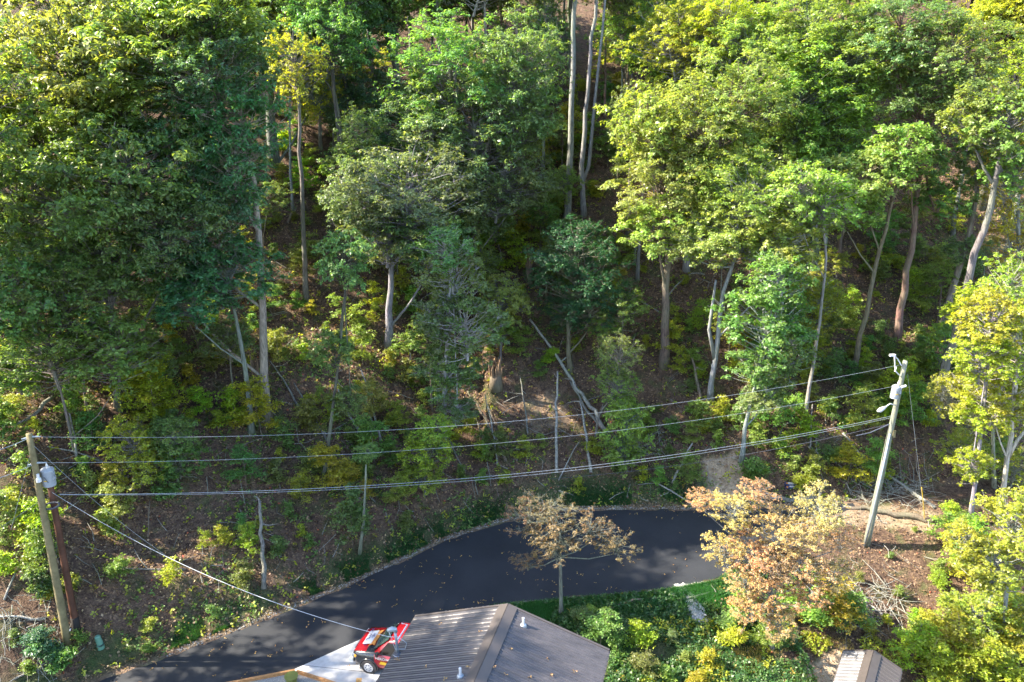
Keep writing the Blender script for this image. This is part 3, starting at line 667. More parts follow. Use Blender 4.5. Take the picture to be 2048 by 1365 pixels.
for X, Y, z, px, py, hcr in spots:
    right = px > 1230
    col = brs.choice(['bright', 'green', 'yellow', 'bright', 'lime', 'olive', 'grey'] if right else ['green', 'teal', 'grey', 'olive', 'green', 'bright', 'bright', 'yellow' if 520 < px < 680 else 'green'])  # right-hand crowns take brighter greens: part of their sunlight is in the colour
    if px > 1900: col = brs.choice(['gold', 'yellow', 'lime', 'bright'])
    bk = brs.choice(['grey', 'pale', 'brown', 'dark'])
    f = 1 / (Y / math.cos(PITCH) / FPX)
    n = brs.choice([1, 2, 2, 3]); lobes = []
    tx, ty = proj((X, Y, z + hcr * .55))
    cx, cy_ = proj((X, Y, z + hcr))
    for q in range(n):
        r = brs.uniform(2.3, 3.7) * f * (1 if q == 0 else .8)
        lobes.append((cx + (0 if q == 0 else brs.uniform(-2.6, 2.6) * f), cy_ + (0 if q == 0 else brs.uniform(-2.2, 2.6) * f), r, r * brs.uniform(.75, 1.0)))
    dm = brs.uniform(.22, .55) * f
    lab = where_label("%s forest tree with %s trunk" % (KN[col], bk), (X, Y))
    tree("forest_tree", lab, None, [(tx, ty)], dm, lobes, ['oak', 'maple', 'hickory'] if not right else ['oak', 'maple'], col, bk, "forest trees up the hillside", base_pos=(X, Y, z))

# understory trees: slim, with low layered crowns, filling between the tall ones
urs = np.random.RandomState(51); under = []
tries = 0
while len(under) < 50 and tries < 6000:
    tries += 1
    px, py = urs.uniform(0, 2040), urs.uniform(330, 830)
    if py > 560 and px < 1400 and urs.rand() < .45: continue
    if 1480 < px < 1960 and urs.rand() < .75: continue
    p = G(px, py)
    if (890 < px < 1230 and 640 < py < 960) or (530 < px < 770 and 690 < py < 900): continue
    if any(a_ - 25 <= px <= c_ + 25 and b_ <= py <= d_ + 40 for a_, b_, c_, d_ in [(1030, 780, 1150, 900), (640, 540, 860, 740), (1090, 20, 1180, 180), (1230, 540, 1330, 700), (560, 330, 660, 640), (1330, 700, 1410, 800), (1640, 820, 1860, 1010)]): continue
    if any((p[0] - q[0]) ** 2 + (p[1] - q[1]) ** 2 < 3.0 ** 2 for q in under) or any((p[0] - q[0]) ** 2 + (p[1] - q[1]) ** 2 < 1.5 ** 2 for q in spots): continue
    under.append(p); f = FPX * math.cos(PITCH) / p[1]; h = urs.uniform(2.6, 6.0)
    cx, cy_ = proj(p + np.array([urs.normal() * .4, 0, h])); r = urs.uniform(1.1, 1.9) * f
    lobes = [(cx, cy_, r, r * .8)] + ([(cx + urs.normal() * r * .7, cy_ + r * .9, r * .7, r * .55)] if urs.rand() < .6 else [])
    col = urs.choice(['yellow', 'bright', 'lime', 'bright', 'olive'] if px > 1230 else ['green', 'grey', 'bright', 'olive', 'green', 'teal'])  # low trees on the sunny side also get sunlight put into their greens
    tree("understory_tree", where_label("low %s understory tree" % KN[col], p), None, [proj(p + np.array([0, 0, h * .6]))], urs.uniform(.10, .2) * f, lobes, ['maple', 'maple', 'sparse', 'oak'], col, urs.choice(['grey', 'pale', 'brown']), "understory trees on the slope", base_pos=p, grow=1.0)

# trees standing just outside the left edge and behind the camera's left: they throw the dappled shade on the road and bank
off_spots = [(-27, 20, 26), (-28, 35.5, 20), (-33, 37.5, 17), (-26, 14, 24), (-27, 23.2, 28), (-30, 20.5, 28), (-25, 16.5, 25), (-33, 28, 15)]
for i, (X, Y, hcr) in enumerate(off_spots):
    z = float(hz(X, Y)); b = np.array([X, Y, z])
    root = empty("shade_tree", b); m = MB(); m.tube([(0, 0, -.3), (.1, .1, hcr * .5), (0, 0, hcr)], [.28, .22, .14], 9); o = m.obj("trunk", BARK, root, smooth=True); o.color = (*BK['grey'], 1)
    for q in range(3):
        R, cm, bm = CROWNS['oak'][brs.randint(3)] if 34 < Y < 42 or Y < 26 else CROWNS['sparse'][0]; s = brs.uniform(.9, 1.2)
        p = (brs.uniform(-3, 3) * (q > 0), brs.uniform(-3, 3) * (q > 0), hcr + brs.uniform(-2.5, 3) * (q > 0))
        for nm, me_, cc in (("crown", cm, PAL['green']), ("branches", bm, BK['grey'])):
            c = link(bpy.data.objects.new(nm, me_), root); c.location = p; c.scale = (s, s, s); c.rotation_euler = (0, 0, q * 1.7 + i); c.color = (*cc, 1)
    tag(root, "tall green shade tree standing outside the left edge of the picture", "tree", "shade trees outside the left edge")

# ---- the two dogwoods below and beside the road
tree("dogwood_tree", "small dogwood with sparse reddish leaves and a straight thin trunk in front of the road", (1122, 1232), [(1121, 1170), (1120, 1125)], 9,
     [(1120, 1060, 62, 42, 0), (1060, 1035, 50, 26, .4), (1180, 1060, 48, 28, 0), (1100, 1015, 60, 24, .8), (1235, 1085, 42, 24, -.2), (1055, 1120, 34, 18, -.3), (1110, 1095, 45, 25, -.4)], 'thin', 'rust', 'grey', grow=1.3)
tree("dogwood_tree", "wide tan-leaved dogwood with pale branches, sunlit at the end of the road", (1545, 1300), [(1535, 1230), (1530, 1170)], 9,
     [(1470, 1020, 80, 40, .5), (1560, 1060, 75, 45, 0), (1640, 1020, 70, 38, .5), (1500, 1110, 75, 45, -.4), (1600, 1130, 75, 45, -.6), (1665, 1150, 62, 36, -.5), (1490, 1165, 50, 30, -.8), (1545, 1185, 70, 42, -1), (1560, 1245, 50, 36, -1.2), (1680, 1080, 42, 26, 0), (1400, 1000, 45, 18, .8), (1515, 985, 45, 25, .8), (1600, 1075, 60, 38, -.2), (1545, 1130, 60, 36, -.6), (1450, 1100, 55, 36, 0), (1620, 1185, 55, 36, -.9), (1500, 1215, 55, 36, -1.1)], 'dogwood', 'tan', 'pale', grow=1.02)

# ------------------------------------------------------------------ saplings and shrubs
def sapling_mesh(seed, h, style):
    rs = np.random.RandomState(seed); L, per, droop, wid, df = STYLES[style]
    st = MB(); top = np.array([rs.normal() * .12, rs.normal() * .12, h]) ; st.tube([(0, 0, -.1), top * .5 + rs.normal(size=3) * .04, top], [.022, .016, .006], 5, False)
    pos, ax, cl = [], [], []
    nb = int(9 + 5 * h)
    for i in range(nb):
        t = rs.uniform(.22, 1.0); a = rs.rand() * 6.28; ln = (1.15 - t * .75) * h * .42 * rs.uniform(.6, 1.15)
        s0 = top * t; e0 = s0 + np.array([math.cos(a), math.sin(a), rs.uniform(-.05, .35)]) * ln
        st.tube([s0, (s0 + e0) / 2 + (0, 0, .05), e0], [.009, .007, .003], 4, False)
        m = int(10 + 34 * ln); u = rs.uniform(.25, 1.1, (m, 1))
        p = s0 + (e0 - s0) * u + rs.normal(size=(m, 3)) * np.array([.17, .17, .06]) * (.5 + ln * .5)
        pos.append(p); ax.append(np.tile([0, 0, 1.0], (m, 1)) + rs.normal(size=(m, 3)) * .35); cl.append(np.full(m, rs.rand()) * .6 + rs.rand(m) * .4)
    q, t, c = rosettes(np.concatenate(pos), np.concatenate(ax), L * .62, max(4, per - 3), droop * .5, wid, rs, np.concatenate(cl))
    return quads_mesh("foliage", q, LEAF, t, c), st.mesh("stem", BARK)
SAP = [sapling_mesh(300 + i, h, s) for i, (h, s) in enumerate([(1.4, 'maple'), (2.0, 'maple'), (2.6, 'maple'), (1.7, 'oak'), (2.3, 'oak'), (1.1, 'maple'), (3.0, 'maple'), (1.5, 'hickory')])]
SAPH = [1.4, 2.0, 2.6, 1.7, 2.3, 1.1, 3.0, 1.5]
srs = np.random.RandomState(404)
def sapling(pos, col, scale, k=None, name="sapling", kindw="sapling", label=None, group="saplings and low shrubs on the forest slope", wide=1.0):
    k = srs.randint(len(SAP)) if k is None else k
    root = empty(name, pos, 0)
    rz = srs.rand() * 6.28
    f = link(bpy.data.objects.new("foliage", SAP[k][0]), root); s_ = link(bpy.data.objects.new("stem", SAP[k][1]), root)
    for o in (f, s_): o.scale = (scale * wide, scale * wide, scale); o.rotation_euler = (0, 0, rz)
    pc = PAL[col]; f.color = (*[v * srs.uniform(.8, 1.2) for v in pc], 1); s_.color = (*BK['brown'], 1)
    hh = SAPH[k] * scale; size = "knee-high" if hh < .9 else "small" if hh < 1.6 else "man-high" if hh < 2.4 else "tall"
    tag(root, label or where_label("%s %s %s" % (size, KN.get(col, col), kindw), pos), kindw, group)
    return root
bare = [(1400, 900, 1500, 1010), (1030, 780, 1150, 900), (640, 540, 740, 640), (1090, 20, 1180, 180), (1230, 560, 1330, 700)]
zones = [  # x0,y0,x1,y1,count,colours,scale range
    (0, 760, 500, 1240, 28, ['green', 'bright', 'yellow', 'olive', 'green'], (.5, 1.1)),
    (240, 640, 520, 900, 14, ['green', 'yellow', 'olive', 'teal'], (.6, 1.2)),
    (500, 620, 900, 1150, 38, ['green', 'bright', 'yellow', 'olive', 'lime'], (.5, 1.1)),
    (540, 330, 900, 640, 22, ['yellow', 'bright', 'olive', 'green'], (.5, 1.1)),
    (900, 420, 1300, 760, 22, ['yellow', 'bright', 'lime', 'olive'], (.6, 1.1)),
    (900, 760, 1400, 980, 18, ['green', 'bright', 'olive'], (.4, .9)),
    (1230, 380, 1560, 880, 28, ['yellow', 'lime', 'olive', 'bright'], (.5, 1.0)),
    (1450, 720, 1860, 980, 40, ['bright', 'yellow', 'green', 'olive'], (.5, 1.1)),
    (1095, 130, 1240, 430, 20, ['bright', 'lime', 'green', 'yellow'], (.9, 1.5)),
    (960, 400, 1120, 560, 9, ['lime', 'bright', 'yellow'], (1.0, 1.6)),
    (1040, 20, 1110, 120, 5, ['lime', 'green'], (.8, 1.2)),
    (555, 100, 700, 330, 12, ['yellow', 'bright', 'green'], (.8, 1.3)),
    (1560, 400, 1960, 760, 50, ['yellow', 'lime', 'bright', 'green'], (.6, 1.2)),
]
sp = []
for x0, y0, x1, y1, n, cols, (s0, s1) in zones:
    k = 0; tr = 0
    while k < n and tr < 4000:
        tr += 1
        px, py = srs.uniform(x0, x1), srs.uniform(y0, y1)
        if any(a <= px <= c and b <= py <= d for a, b, c, d in bare): continue
        if (900 < px < 1215 and 660 < py < 990 and srs.rand() < .8) or (540 < px < 770 and 740 < py < 930 and srs.rand() < .7): continue
        p = G(px, py)
        if p[1] < np.interp(p[0], FX, FY) + .9: continue
        if any((p[0] - q[0]) ** 2 + (p[1] - q[1]) ** 2 < 1.0 for q in sp): continue
        sp.append(p); k += 1
        sapling(p, srs.choice(cols), srs.uniform(s0, s1) * 1.3)
# shrubs in front: below the road and at the right edge (measured one by one)
FRONT = [(1200, 1290, 'green', 1.0, 1), (1165, 1250, 'green', .7, 3), (1285, 1300, 'lime', .75, 1), (1290, 1345, 'green', .8, 3), (1235, 1310, 'green', .7, 0), (1180, 1235, 'bright', .6, 5),
         (1460, 1262, 'bright', .8, 7), (1465, 1300, 'lime', .9, 7), (1420, 1340, 'yellow', .7, 0), (1490, 1240, 'bright', .8, 1), (1390, 1375, 'yellow', .6, 3), (1330, 1365, 'bright', .7, 5),
         (1530, 1290, 'olive', .7, 4), (1620, 1255, 'bright', 1.0, 1), (1660, 1250, 'lime', 1.2, 2), (1690, 1265, 'bright', 1.0, 4), (1600, 1245, 'bright', 1.1, 2),
         (1740, 1280, 'lime', .6, 0), (1770, 1250, 'yellow', .5, 5), (1820, 1330, 'lime', 1.0, 2), (1860, 1300, 'lime', 1.0, 1), (1850, 1365, 'yellow', 1.1, 4), (1900, 1340, 'lime', 1.1, 6), (1940, 1370, 'yellow', 1.1, 2),
         (1960, 1290, 'lime', 1.0, 4), (2010, 1380, 'yellow', 1.1, 1), (1900, 1230, 'lime', .8, 3), (1930, 1170, 'yellow', .9, 1), (1880, 1150, 'bright', .8, 5), (1905, 1100, 'bright', 1.0, 2), (1890, 1060, 'lime', .8, 4),
         (1940, 1140, 'lime', 1.1, 6), (1830, 1240, 'yellow', .5, 0), (1715, 1165, 'bright', .45, 0), (1780, 1120, 'green', .4, 5), (1870, 1180, 'yellow', .7, 3), (1340, 1290, 'green', .5, 0), (1370, 1330, 'olive', .6, 5),
         (30, 1290, 'green', .5, 0), (100, 1330, 'teal', .9, 7), (130, 1345, 'green', .8, 7), (85, 1300, 'teal', .8, 3), (60, 1350, 'olive', .6, 5), (300, 1265, 'bright', .5, 7), (300, 1310, 'bright', .45, 7),
         (1800, 1195, 'olive', .5, 0), (2030, 1310, 'lime', 1.1, 2), (1985, 1240, 'lime', 1.0, 6), (20, 1160, 'yellow', .7, 1), (15, 1060, 'bright', .9, 2), (45, 1030, 'lime', .7, 4), (1830, 1065, 'olive', .3, 5)]
for px, py, c, s_, k in FRONT:
    p = G(px, min(py, 1440)); sapling(p, c, s_, k, "shrub", "shrub", group="shrubs along the road and yard", wide=1.25)

def undergrowth(name, label, n, cols, seed):
    rs = np.random.RandomState(seed)
    for ci, col in enumerate(cols):
        V = []; TT = []; CC = []
        src = []
        for k in range(5):
            me = SAP[k][0]; v = np.empty(len(me.vertices) * 3, np.float32); me.vertices.foreach_get("co", v); a = np.empty(len(me.polygons), np.float32); me.attributes["tint"].data.foreach_get("value", a); b = np.empty(len(me.polygons), np.float32); me.attributes["clump"].data.foreach_get("value", b); src.append((v.reshape(-1, 3), a, b))
        cnt = 0
        while cnt < n // len(cols):
            x, y = rs.uniform(-36, 46), rs.uniform(30, 105); e = np.interp(x, FX, FY)
            if y < e + .8 or abs(x) > y * .72 or vnoise(np.array(x / 3.3), np.array(y / 3.3), 61 + ci) < .42: continue
            px, py = proj((x, y, float(hz(x, y))))
            if any(a_ <= px <= c_ and b_ <= py <= d_ for a_, b_, c_, d_ in bare): continue
            v, a, b = src[rs.randint(5)]; kq = np.flatnonzero(rs.rand(len(a)) < .36); v = v.reshape(-1, 4, 3)[kq]; mc = v.mean(1, keepdims=True); v = (mc + (v - mc) * 1.35).reshape(-1, 3); a, b = a[kq], b[kq]; s_ = rs.uniform(.4, 1.0); an = rs.rand() * 6.28; c, s = math.cos(an), math.sin(an)
            V.append((v @ np.array([[c, s, 0], [-s, c, 0], [0, 0, 1]])) * s_ + np.array([x, y, float(hz(x, y)) - .05])); TT.append(a); CC.append(np.clip(b * .5 + rs.rand() * .5, 0, 1)); cnt += 1
        o = bpy.data.objects.new(name, quads_mesh(name, np.concatenate(V), LEAF, np.concatenate(TT), np.concatenate(CC))); COL.objects.link(o); o.color = (*PAL[col], 1); tag(o, label % KN.get(col, col), None, kind="stuff")
undergrowth("undergrowth", "%s knee-high undergrowth scattered over the forest slope", 800, ['green', 'bright', 'yellow', 'lime'], 88)
# ------------------------------------------------------------------ dead wood
def deadwood(name, label, pts, diam_px, bark='grey', lift=(0, 0), material=None, group=None, twigs=0, torn=False):
    """pts: photo pixels from lower end to upper end; lift: metres above the slope at each end"""
    n = len(pts); w_ = []
    for i, (x, y) in enumerate(pts):
        t = i / (n - 1) if n > 1 else 0; lf = lift[0] + (lift[1] - lift[0]) * t
        g = G(x, y)
        if lf > 0.05:      # a raised point: slide along its ray until it is lf above the slope
            d = ray(x, y); tt = np.arange(18, 200, .05); p = np.array([0, 0, CAMZ]) + d[None] * tt[:, None]
            ab = p[:, 2] - hz(p[:, 0], p[:, 1]); j = int(np.argmax(ab < lf)); g = p[j]
        w_.append(np.array(g, float))
    w_ = np.array(w_); b = w_[0].copy(); depth = (b - np.array([0, 0, CAMZ])) @ _F; r = max(.018, diam_px / 2 * depth / FPX)
    loc = w_ - b; loc[:, 2] += r * .6
    seg = np.r_[0, np.cumsum(np.linalg.norm(np.diff(loc, axis=0), axis=1))]; m_ = max(5, int(seg[-1] / .5)); t = np.linspace(0, seg[-1], m_)
    cv = np.stack([np.interp(t, seg, loc[:, k]) for k in range(3)], 1); cv[1:-1] += trs.normal(size=(m_ - 2, 3)) * r * .35
    if twigs:
        root = empty(name, b); m = MB(); m.tube(cv, np.linspace(r, r * .5, m_), 7); o = m.obj("stem", material or BARK, root, smooth=True)
        for q in range(twigs):
            j = trs.randint(m_ // 3, m_); e0 = cv[j] + np.array([trs.normal() * .5, trs.normal() * .3, trs.uniform(-.2, .6)])
            m = MB(); m.tube([cv[j], (cv[j] + e0) / 2 + trs.normal(size=3) * .06, e0], [r * .4, r * .28, .006], 5, False); tw = m.obj("twig", material or BARK, root); tw.color = (*BK[bark], 1)
        o.color = (*BK[bark], 1); o = root
    else:
        m = MB(); m.tube(cv, np.linspace(r, r * .55, m_), 8); o = m.obj(name, material or BARK, None, smooth=True, loc=b); o.color = (*BK[bark], 1)
    tag(o, label, "dead wood", group); return o
DW = [
 ("leaning_log", "long leaning log with a splintered pale tip, crossing the bank below the evergreen", [(1212, 866), (1165, 795), (1110, 710), (1060, 642)], 9, 'pale', (.1, 1.6), 3),
 ("dead_branch", "grey mossy branch crossing under the long leaning log", [(1208, 862), (1170, 820), (1140, 765)], 7, 'grey', (.1, .6), 0),
 ("dead_sapling", "upright grey dead stem standing under the crossing logs", [(1113, 950), (1112, 860), (1115, 745)], 7, 'pale', (0, 3.0), 2),
 ("dead_sapling", "forked whitish dead stem right of the upright one", [(1182, 948), (1172, 870), (1160, 805)], 7, 'pale', (0, 1.8), 2),
 ("dead_branch", "thin stick leaning from the forked dead stem down to the bank", [(1117, 965), (1140, 915), (1158, 885)], 3, 'pale', (0, .5), 0),
 ("dead_branch", "thin curved grey stem standing on the bare bank", [(1056, 872), (1050, 815), (1040, 755)], 4, 'grey', (0, 1.6), 1),
 ("leaning_log", "tan broken pole leaning above the road bend", [(1012, 925), (985, 865), (955, 815), (935, 785)], 7, 'brown', (0, 1.2), 1),
 ("dead_branch", "thin stick left of the tan broken pole", [(973, 915), (962, 865), (948, 825)], 4, 'brown', (0, .8), 0),
 ("dead_branch", "thin pale stick rising right of the tan broken pole", [(995, 935), (987, 870), (970, 790)], 4, 'pale', (0, 1.6), 1),
 ("dead_branch", "crooked pale branch hooked at its top, mid slope", [(762, 885), (745, 820), (735, 770), (722, 742)], 5, 'pale', (0, 1.4), 2),
 ("dead_branch", "pale stick lying alongside the hooked branch", [(752, 875), (740, 830), (733, 800)], 5, 'pale', (0, .3), 0),
 ("dead_branch", "smooth curved grey branch lying left of the hooked branch", [(718, 866), (695, 825), (676, 780)], 5, 'pale', (0, .5), 0),
 ("dead_branch", "long thin branch sloping down from behind the big pale trunk", [(605, 830), (570, 765), (538, 722)], 5, 'grey', (0, .5), 1),
 ("dead_branch", "broken pale-tipped branch pointing uphill between the two trunks", [(655, 885), (620, 825), (588, 768)], 5, 'grey', (0, .6), 1),
 ("dead_branch", "thin twisted stem above the bare leaf litter", [(814, 765), (820, 715), (818, 665)], 3, 'pale', (0, 1.0), 0),
 ("dead_branch", "grey stick slanting down beside the white mottled trunk", [(930, 945), (905, 895), (880, 845)], 4, 'grey', (0, .3), 0),
 ("broken_snag", "short broken snag with orange-brown rotten top under the leaning pale trunk", [(1402, 800), (1393, 755), (1384, 718)], 8, 'brown', (0, 1.6), 1),
 ("fallen_log", "long grey fallen pole slanting down to the log behind the utility pole", [(1870, 1018), (1780, 955), (1720, 910), (1685, 868)], 7, 'pale', (.05, .3), 2),
 ("fallen_log", "thick brown log lying level at the foot of the utility pole", [(1872, 1046), (1800, 1034), (1740, 1024), (1690, 1018)], 14, 'brown', (.0, .0), 0),
 ("fallen_log", "thick grey log lying beyond the tan dogwood", [(1625, 1003), (1570, 1003), (1515, 1000)], 13, 'grey', (.0, .0), 0),
 ("rotten_log", "orange-brown rotten log lying in the green yard", [(1180, 1228), (1235, 1217), (1280, 1203), (1335, 1199)], 8, 'red', (.0, .0), 0),
 ("rotten_log", "weathered log crossing the pale rock strip", [(1372, 1200), (1400, 1194), (1432, 1188)], 7, 'pale', (.05, .05), 0),
 ("curved_branch", "big curved dead branch arching in above the left utility pole", [(105, 797), (60, 840), (0, 858), (-40, 865)], 8, 'grey', (.4, 1.2), 3),
 ("dead_branch", "forked fallen limb on the slope left of the poles", [(10, 1205), (40, 1130), (60, 1080), (84, 1040)], 5, 'pale', (0, .4), 3),
 ("dead_branch", "slim grey limb curving down left of the poles", [(55, 1160), (68, 1120), (64, 1080)], 4, 'pale', (0, .2), 1),
 ("dead_branch", "bent bleached branch lying at the left edge", [(92, 1241), (55, 1240), (30, 1232), (-10, 1236)], 6, 'white', (0, .1), 2),
 ("dead_branch", "thin dark pole lying level beneath the slanting service wire", [(370, 1141), (300, 1140), (235, 1137)], 5, 'grey', (0, 0), 1),
 ("broken_snag", "grey broken snag standing just above the road", [(528, 1182), (524, 1090), (520, 1005)], 11, 'grey', (0, 2.6), 2),
 ("dead_branch", "leaning pale pole beside the dirt bank", [(1345, 972), (1362, 930), (1385, 888)], 6, 'pale', (0, 1.0), 1),
 ("dead_branch", "grey fallen branch in the leaves above the bend in the road", [(1390, 1018), (1345, 985), (1300, 960)], 5, 'pale', (0, .1), 2),
 ("dead_branch", "thin bent sapling trunk beside the pair of dead stems near the road", [(300, 1000), (295, 1080)][::-1], 3, 'brown', (0, 1), 1),
 ("dead_branch", "pale stick below the transformer pole", [(55, 1300), (65, 1265), (72, 1240)], 3, 'pale', (0, .2), 0),
 ("dead_branch", "tangled dry branch at the bottom left corner", [(30, 1365), (80, 1335), (130, 1300)], 4, 'pale', (0, .2), 4),
 ("fallen_log", "straight log lying across the slope in the hollow", [(575, 450), (620, 370), (660, 312)], 6, 'brown', (0, .2), 1),
 ("dead_branch", "thin stick standing in the deep hollow behind the beech", [(800, 585), (795, 540), (790, 500)], 3, 'grey', (0, 1.0), 0),
 ("dead_branch", "arched bare branch beside the rough oak trunk", [(1330, 600), (1350, 575), (1385, 545), (1410, 550)], 3, 'pale', (.3, .3), 3),
 ("dead_branch", "long pale stick lying in the sunlit leaves right of the evergreen", [(1320, 628), (1290, 610), (1252, 590)], 3, 'pale', (0, .1), 0),
 ("dead_branch", "grey stem standing behind the crooked slender trunk", [(1620, 905), (1622, 860), (1625, 810)], 4, 'grey', (0, 1.8), 0),
 ("dead_branch", "short pale fallen pole on the slope left of the grey utility pole", [(1697, 955), (1680, 935), (1662, 915)], 4, 'pale', (0, .1), 0),
 ("dead_sapling", "slim pale stem rising beside the left bank trunks", [(155, 925), (150, 870), (140, 830)], 6, 'pale', (0, 2.0), 1),
 ("dead_branch", "level pale pole lying behind the left utility pole top", [(205, 925), (150, 905), (95, 895)], 5, 'pale', (.1, .1), 2),
]
for nm, lab, pts, dpx, bk, lf, tw in DW: deadwood(nm, lab, pts, dpx, bk, lf, twigs=tw)
# torn stumps: a hollow ring of splinters
def torn_stump(label, base, h, r):
    b = G(*base); root = empty("torn_stump", b); m = MB(); rr = np.random.RandomState(int(base[0]))
    m.tube([(0, 0, -.2), (0, 0, h * .3), (.03, 0, h * .45)], [r * 1.3, r, r * .9], 10); o = m.obj("stump", BARK, root, smooth=True); o.color = (*BK['brown'], 1)
    for k in range(9):
        a = k * .7; hh = h * rr.uniform(.6, 1.05); m = MB(); m.tube([(math.cos(a) * r * .7, math.sin(a) * r * .7, h * .4), (math.cos(a) * r * .95, math.sin(a) * r * .95, hh * .75), (math.cos(a + .2) * r * 1.1, math.sin(a) * r * 1.1, hh)], [r * .33, r * .25, .01], 5)
        m.obj("splinter", SNAGWOOD, root)
    tag(root, label, "tree stump")
torn_stump("splintered pale snag with a freshly torn orange top", (1058, 565), 3.0, .28)
torn_stump("torn brown stump with hanging shredded wood", (992, 775), 2.3, .42)
torn_stump("hollow splintered stub close beside the big pale trunk's left side", (519, 800), 3.0, .2)

# brush piles: criss-cross sticks, too tangled to count
def brush(name, label, box, n, ln, seed):
    rs = np.random.RandomState(seed); m = MB()
    for k in range(n):
        g = G(rs.uniform(box[0], box[2]), rs.uniform(box[1], box[3])); a = rs.rand() * 6.28; l = rs.uniform(.4, 1) * ln
        if -12 < g[0] < 18 and np.interp(g[0], NX, NY) - .3 < g[1] < np.interp(g[0], FX, FY) + .5: continue
        p0 = g + np.array([0, 0, rs.uniform(.02, .25)]); x1, y1 = p0[0] + math.cos(a) * l, p0[1] + math.sin(a) * l
        if -12 < x1 < 16 and np.interp(x1, NX, NY) < y1 < np.interp(x1, FX, FY) + .1: continue
        p1 = np.array([x1, y1, float(hz(x1, y1)) + rs.uniform(.03, .5)]); mid = (p0 + p1) / 2 + rs.normal(size=3) * .08
        r = rs.uniform(.008, .028); m.tube([p0, mid, p1], [r, r * .8, r * .4], 5, False)
    o = m.obj(name, BARK); o.color = (*BK['pale'], 1); tag(o, label, None, kind="stuff"); return o
brush("brush_debris", "tangle of bare sticks below the tan dogwood", (1690, 1180, 1800, 1260), 110, 1.8, 1)
brush("brush_debris", "heap of grey sticks behind the grey utility pole", (1700, 965, 1860, 1010), 130, 1.8, 2)
brush("twig_litter", "thin fallen twigs strewn over the whole bank", (0, 880, 1900, 1180), 260, 1.3, 3)
brush("twig_litter", "thin fallen twigs strewn over the upper slope", (500, 500, 1700, 900), 260, 1.8, 4)
brush("twig_litter", "dry vines hanging over the cut bank right of the dead stems", (1250, 860, 1330, 930), 60, 1.1, 5)
brush("twig_litter", "dry sticks in the lower left corner", (0, 1200, 130, 1365), 70, 1.2, 6)

# ------------------------------------------------------------------ ground cover stuff
def scatter_leaves(name, label, n, area, size, palette, seed, material=LEAF, up=.02, cond=None, per=1, droop=0.0, tilt=.5, wid=.33, col=None, lawn=False):
    rs = np.random.RandomState(seed); x0, y0, x1, y1 = area
    X = rs.uniform(x0, x1, n); Y = rs.uniform(y0, y1, n)
    if cond is not None: k = cond(X, Y); X, Y = X[k], Y[k]
    Z = hz(X, Y) + up + rs.rand(len(X)) * up * 2
    pos = np.stack([X, Y, Z], 1); ax = np.array([0, 0, 1.0]) + rs.normal(size=pos.shape) * tilt
    q, t, c = rosettes(pos, ax, size, per, droop, wid, rs)
    o = bpy.data.objects.new(name, quads_mesh(name, q, material, t, c)); COL.objects.link(o); o.color = (*col, 1); tag(o, label, None, kind="stuff"); return o
onhill = lambda x, y: (y > np.interp(x, FX, FY) + .15)
near = lambda x, y: onhill(x, y) & (y < np.interp(x, FX, FY) + 34) & (np.abs(x) < y * .72)
scatter_leaves("fallen_leaves", "brown fallen leaves carpeting the forest slope", 170000, (-38, 22, 44, 80), .15, None, 1, LEAF_DRY, .02, near, col=(.165, .108, .072))
scatter_leaves("fallen_leaves", "pale tan fallen leaves among the brown ones", 45000, (-38, 22, 44, 80), .14, None, 2, LEAF_DRY, .03, near, col=(.27, .19, .125))
patchy = lambda x, y: near(x, y) & (vnoise(x / 2.2, y / 2.2, 31) + .35 * vnoise(x / .7, y / .7, 32) > .86 - .12 * np.exp(-((y - np.interp(x, FX, FY) - 1.4) / 1.4) ** 2) * 2)
scatter_leaves("ground_cover_weeds", "low green weeds in patches on the slope", 60000, (-38, 22, 44, 76), .13, None, 3, LEAF, .06, patchy, per=5, col=PAL['green'])
scatter_leaves("ground_cover_weeds", "yellowish low seedlings scattered on the slope", 9000, (-38, 22, 44, 80), .16, None, 4, LEAF, .15, near, per=5, col=PAL['lime'])
def yard(x, y): return (y < np.interp(x, NX, NY) - .3) & (x > -1.5) & (y > 24)
scatter_leaves("yard_weeds", "dark green ivy and weeds covering the yard below the road", 18000, (-1, 25, 14, 38), .13, None, 5, LEAF, .08, lambda x, y: yard(x, y) & (vnoise(x / 1.2, y / 1.2, 41) > .3) & ~inpoly(x, y, pixpoly([(1350, 1165), (1385, 1165), (1420, 1250), (1385, 1250)])), per=5, col=(0.060, 0.118, 0.036))
scatter_leaves("yard_weeds", "yellow-green weeds thickening towards the bottom right", 12000, (4, 23, 30, 33), .13, None, 6, LEAF, .10, lambda x, y: yard(x, y) & (vnoise(x / 1.5, y / 1.5, 42) > .5) & ~inpoly(x, y, pixpoly([(1480, 1375), (1545, 1340), (1600, 1315), (1700, 1285), (1700, 1440), (1450, 1440)])), per=5, col=PAL['lime'])
scatter_leaves("bank_litter_leaves", "dry leaves on the bank round the shed", 16000, (10, 24, 36, 46), .13, None, 7, LEAF_DRY, .03, lambda x, y: y < np.interp(x, NX, NY) - .1, col=(.20, .13, .085))
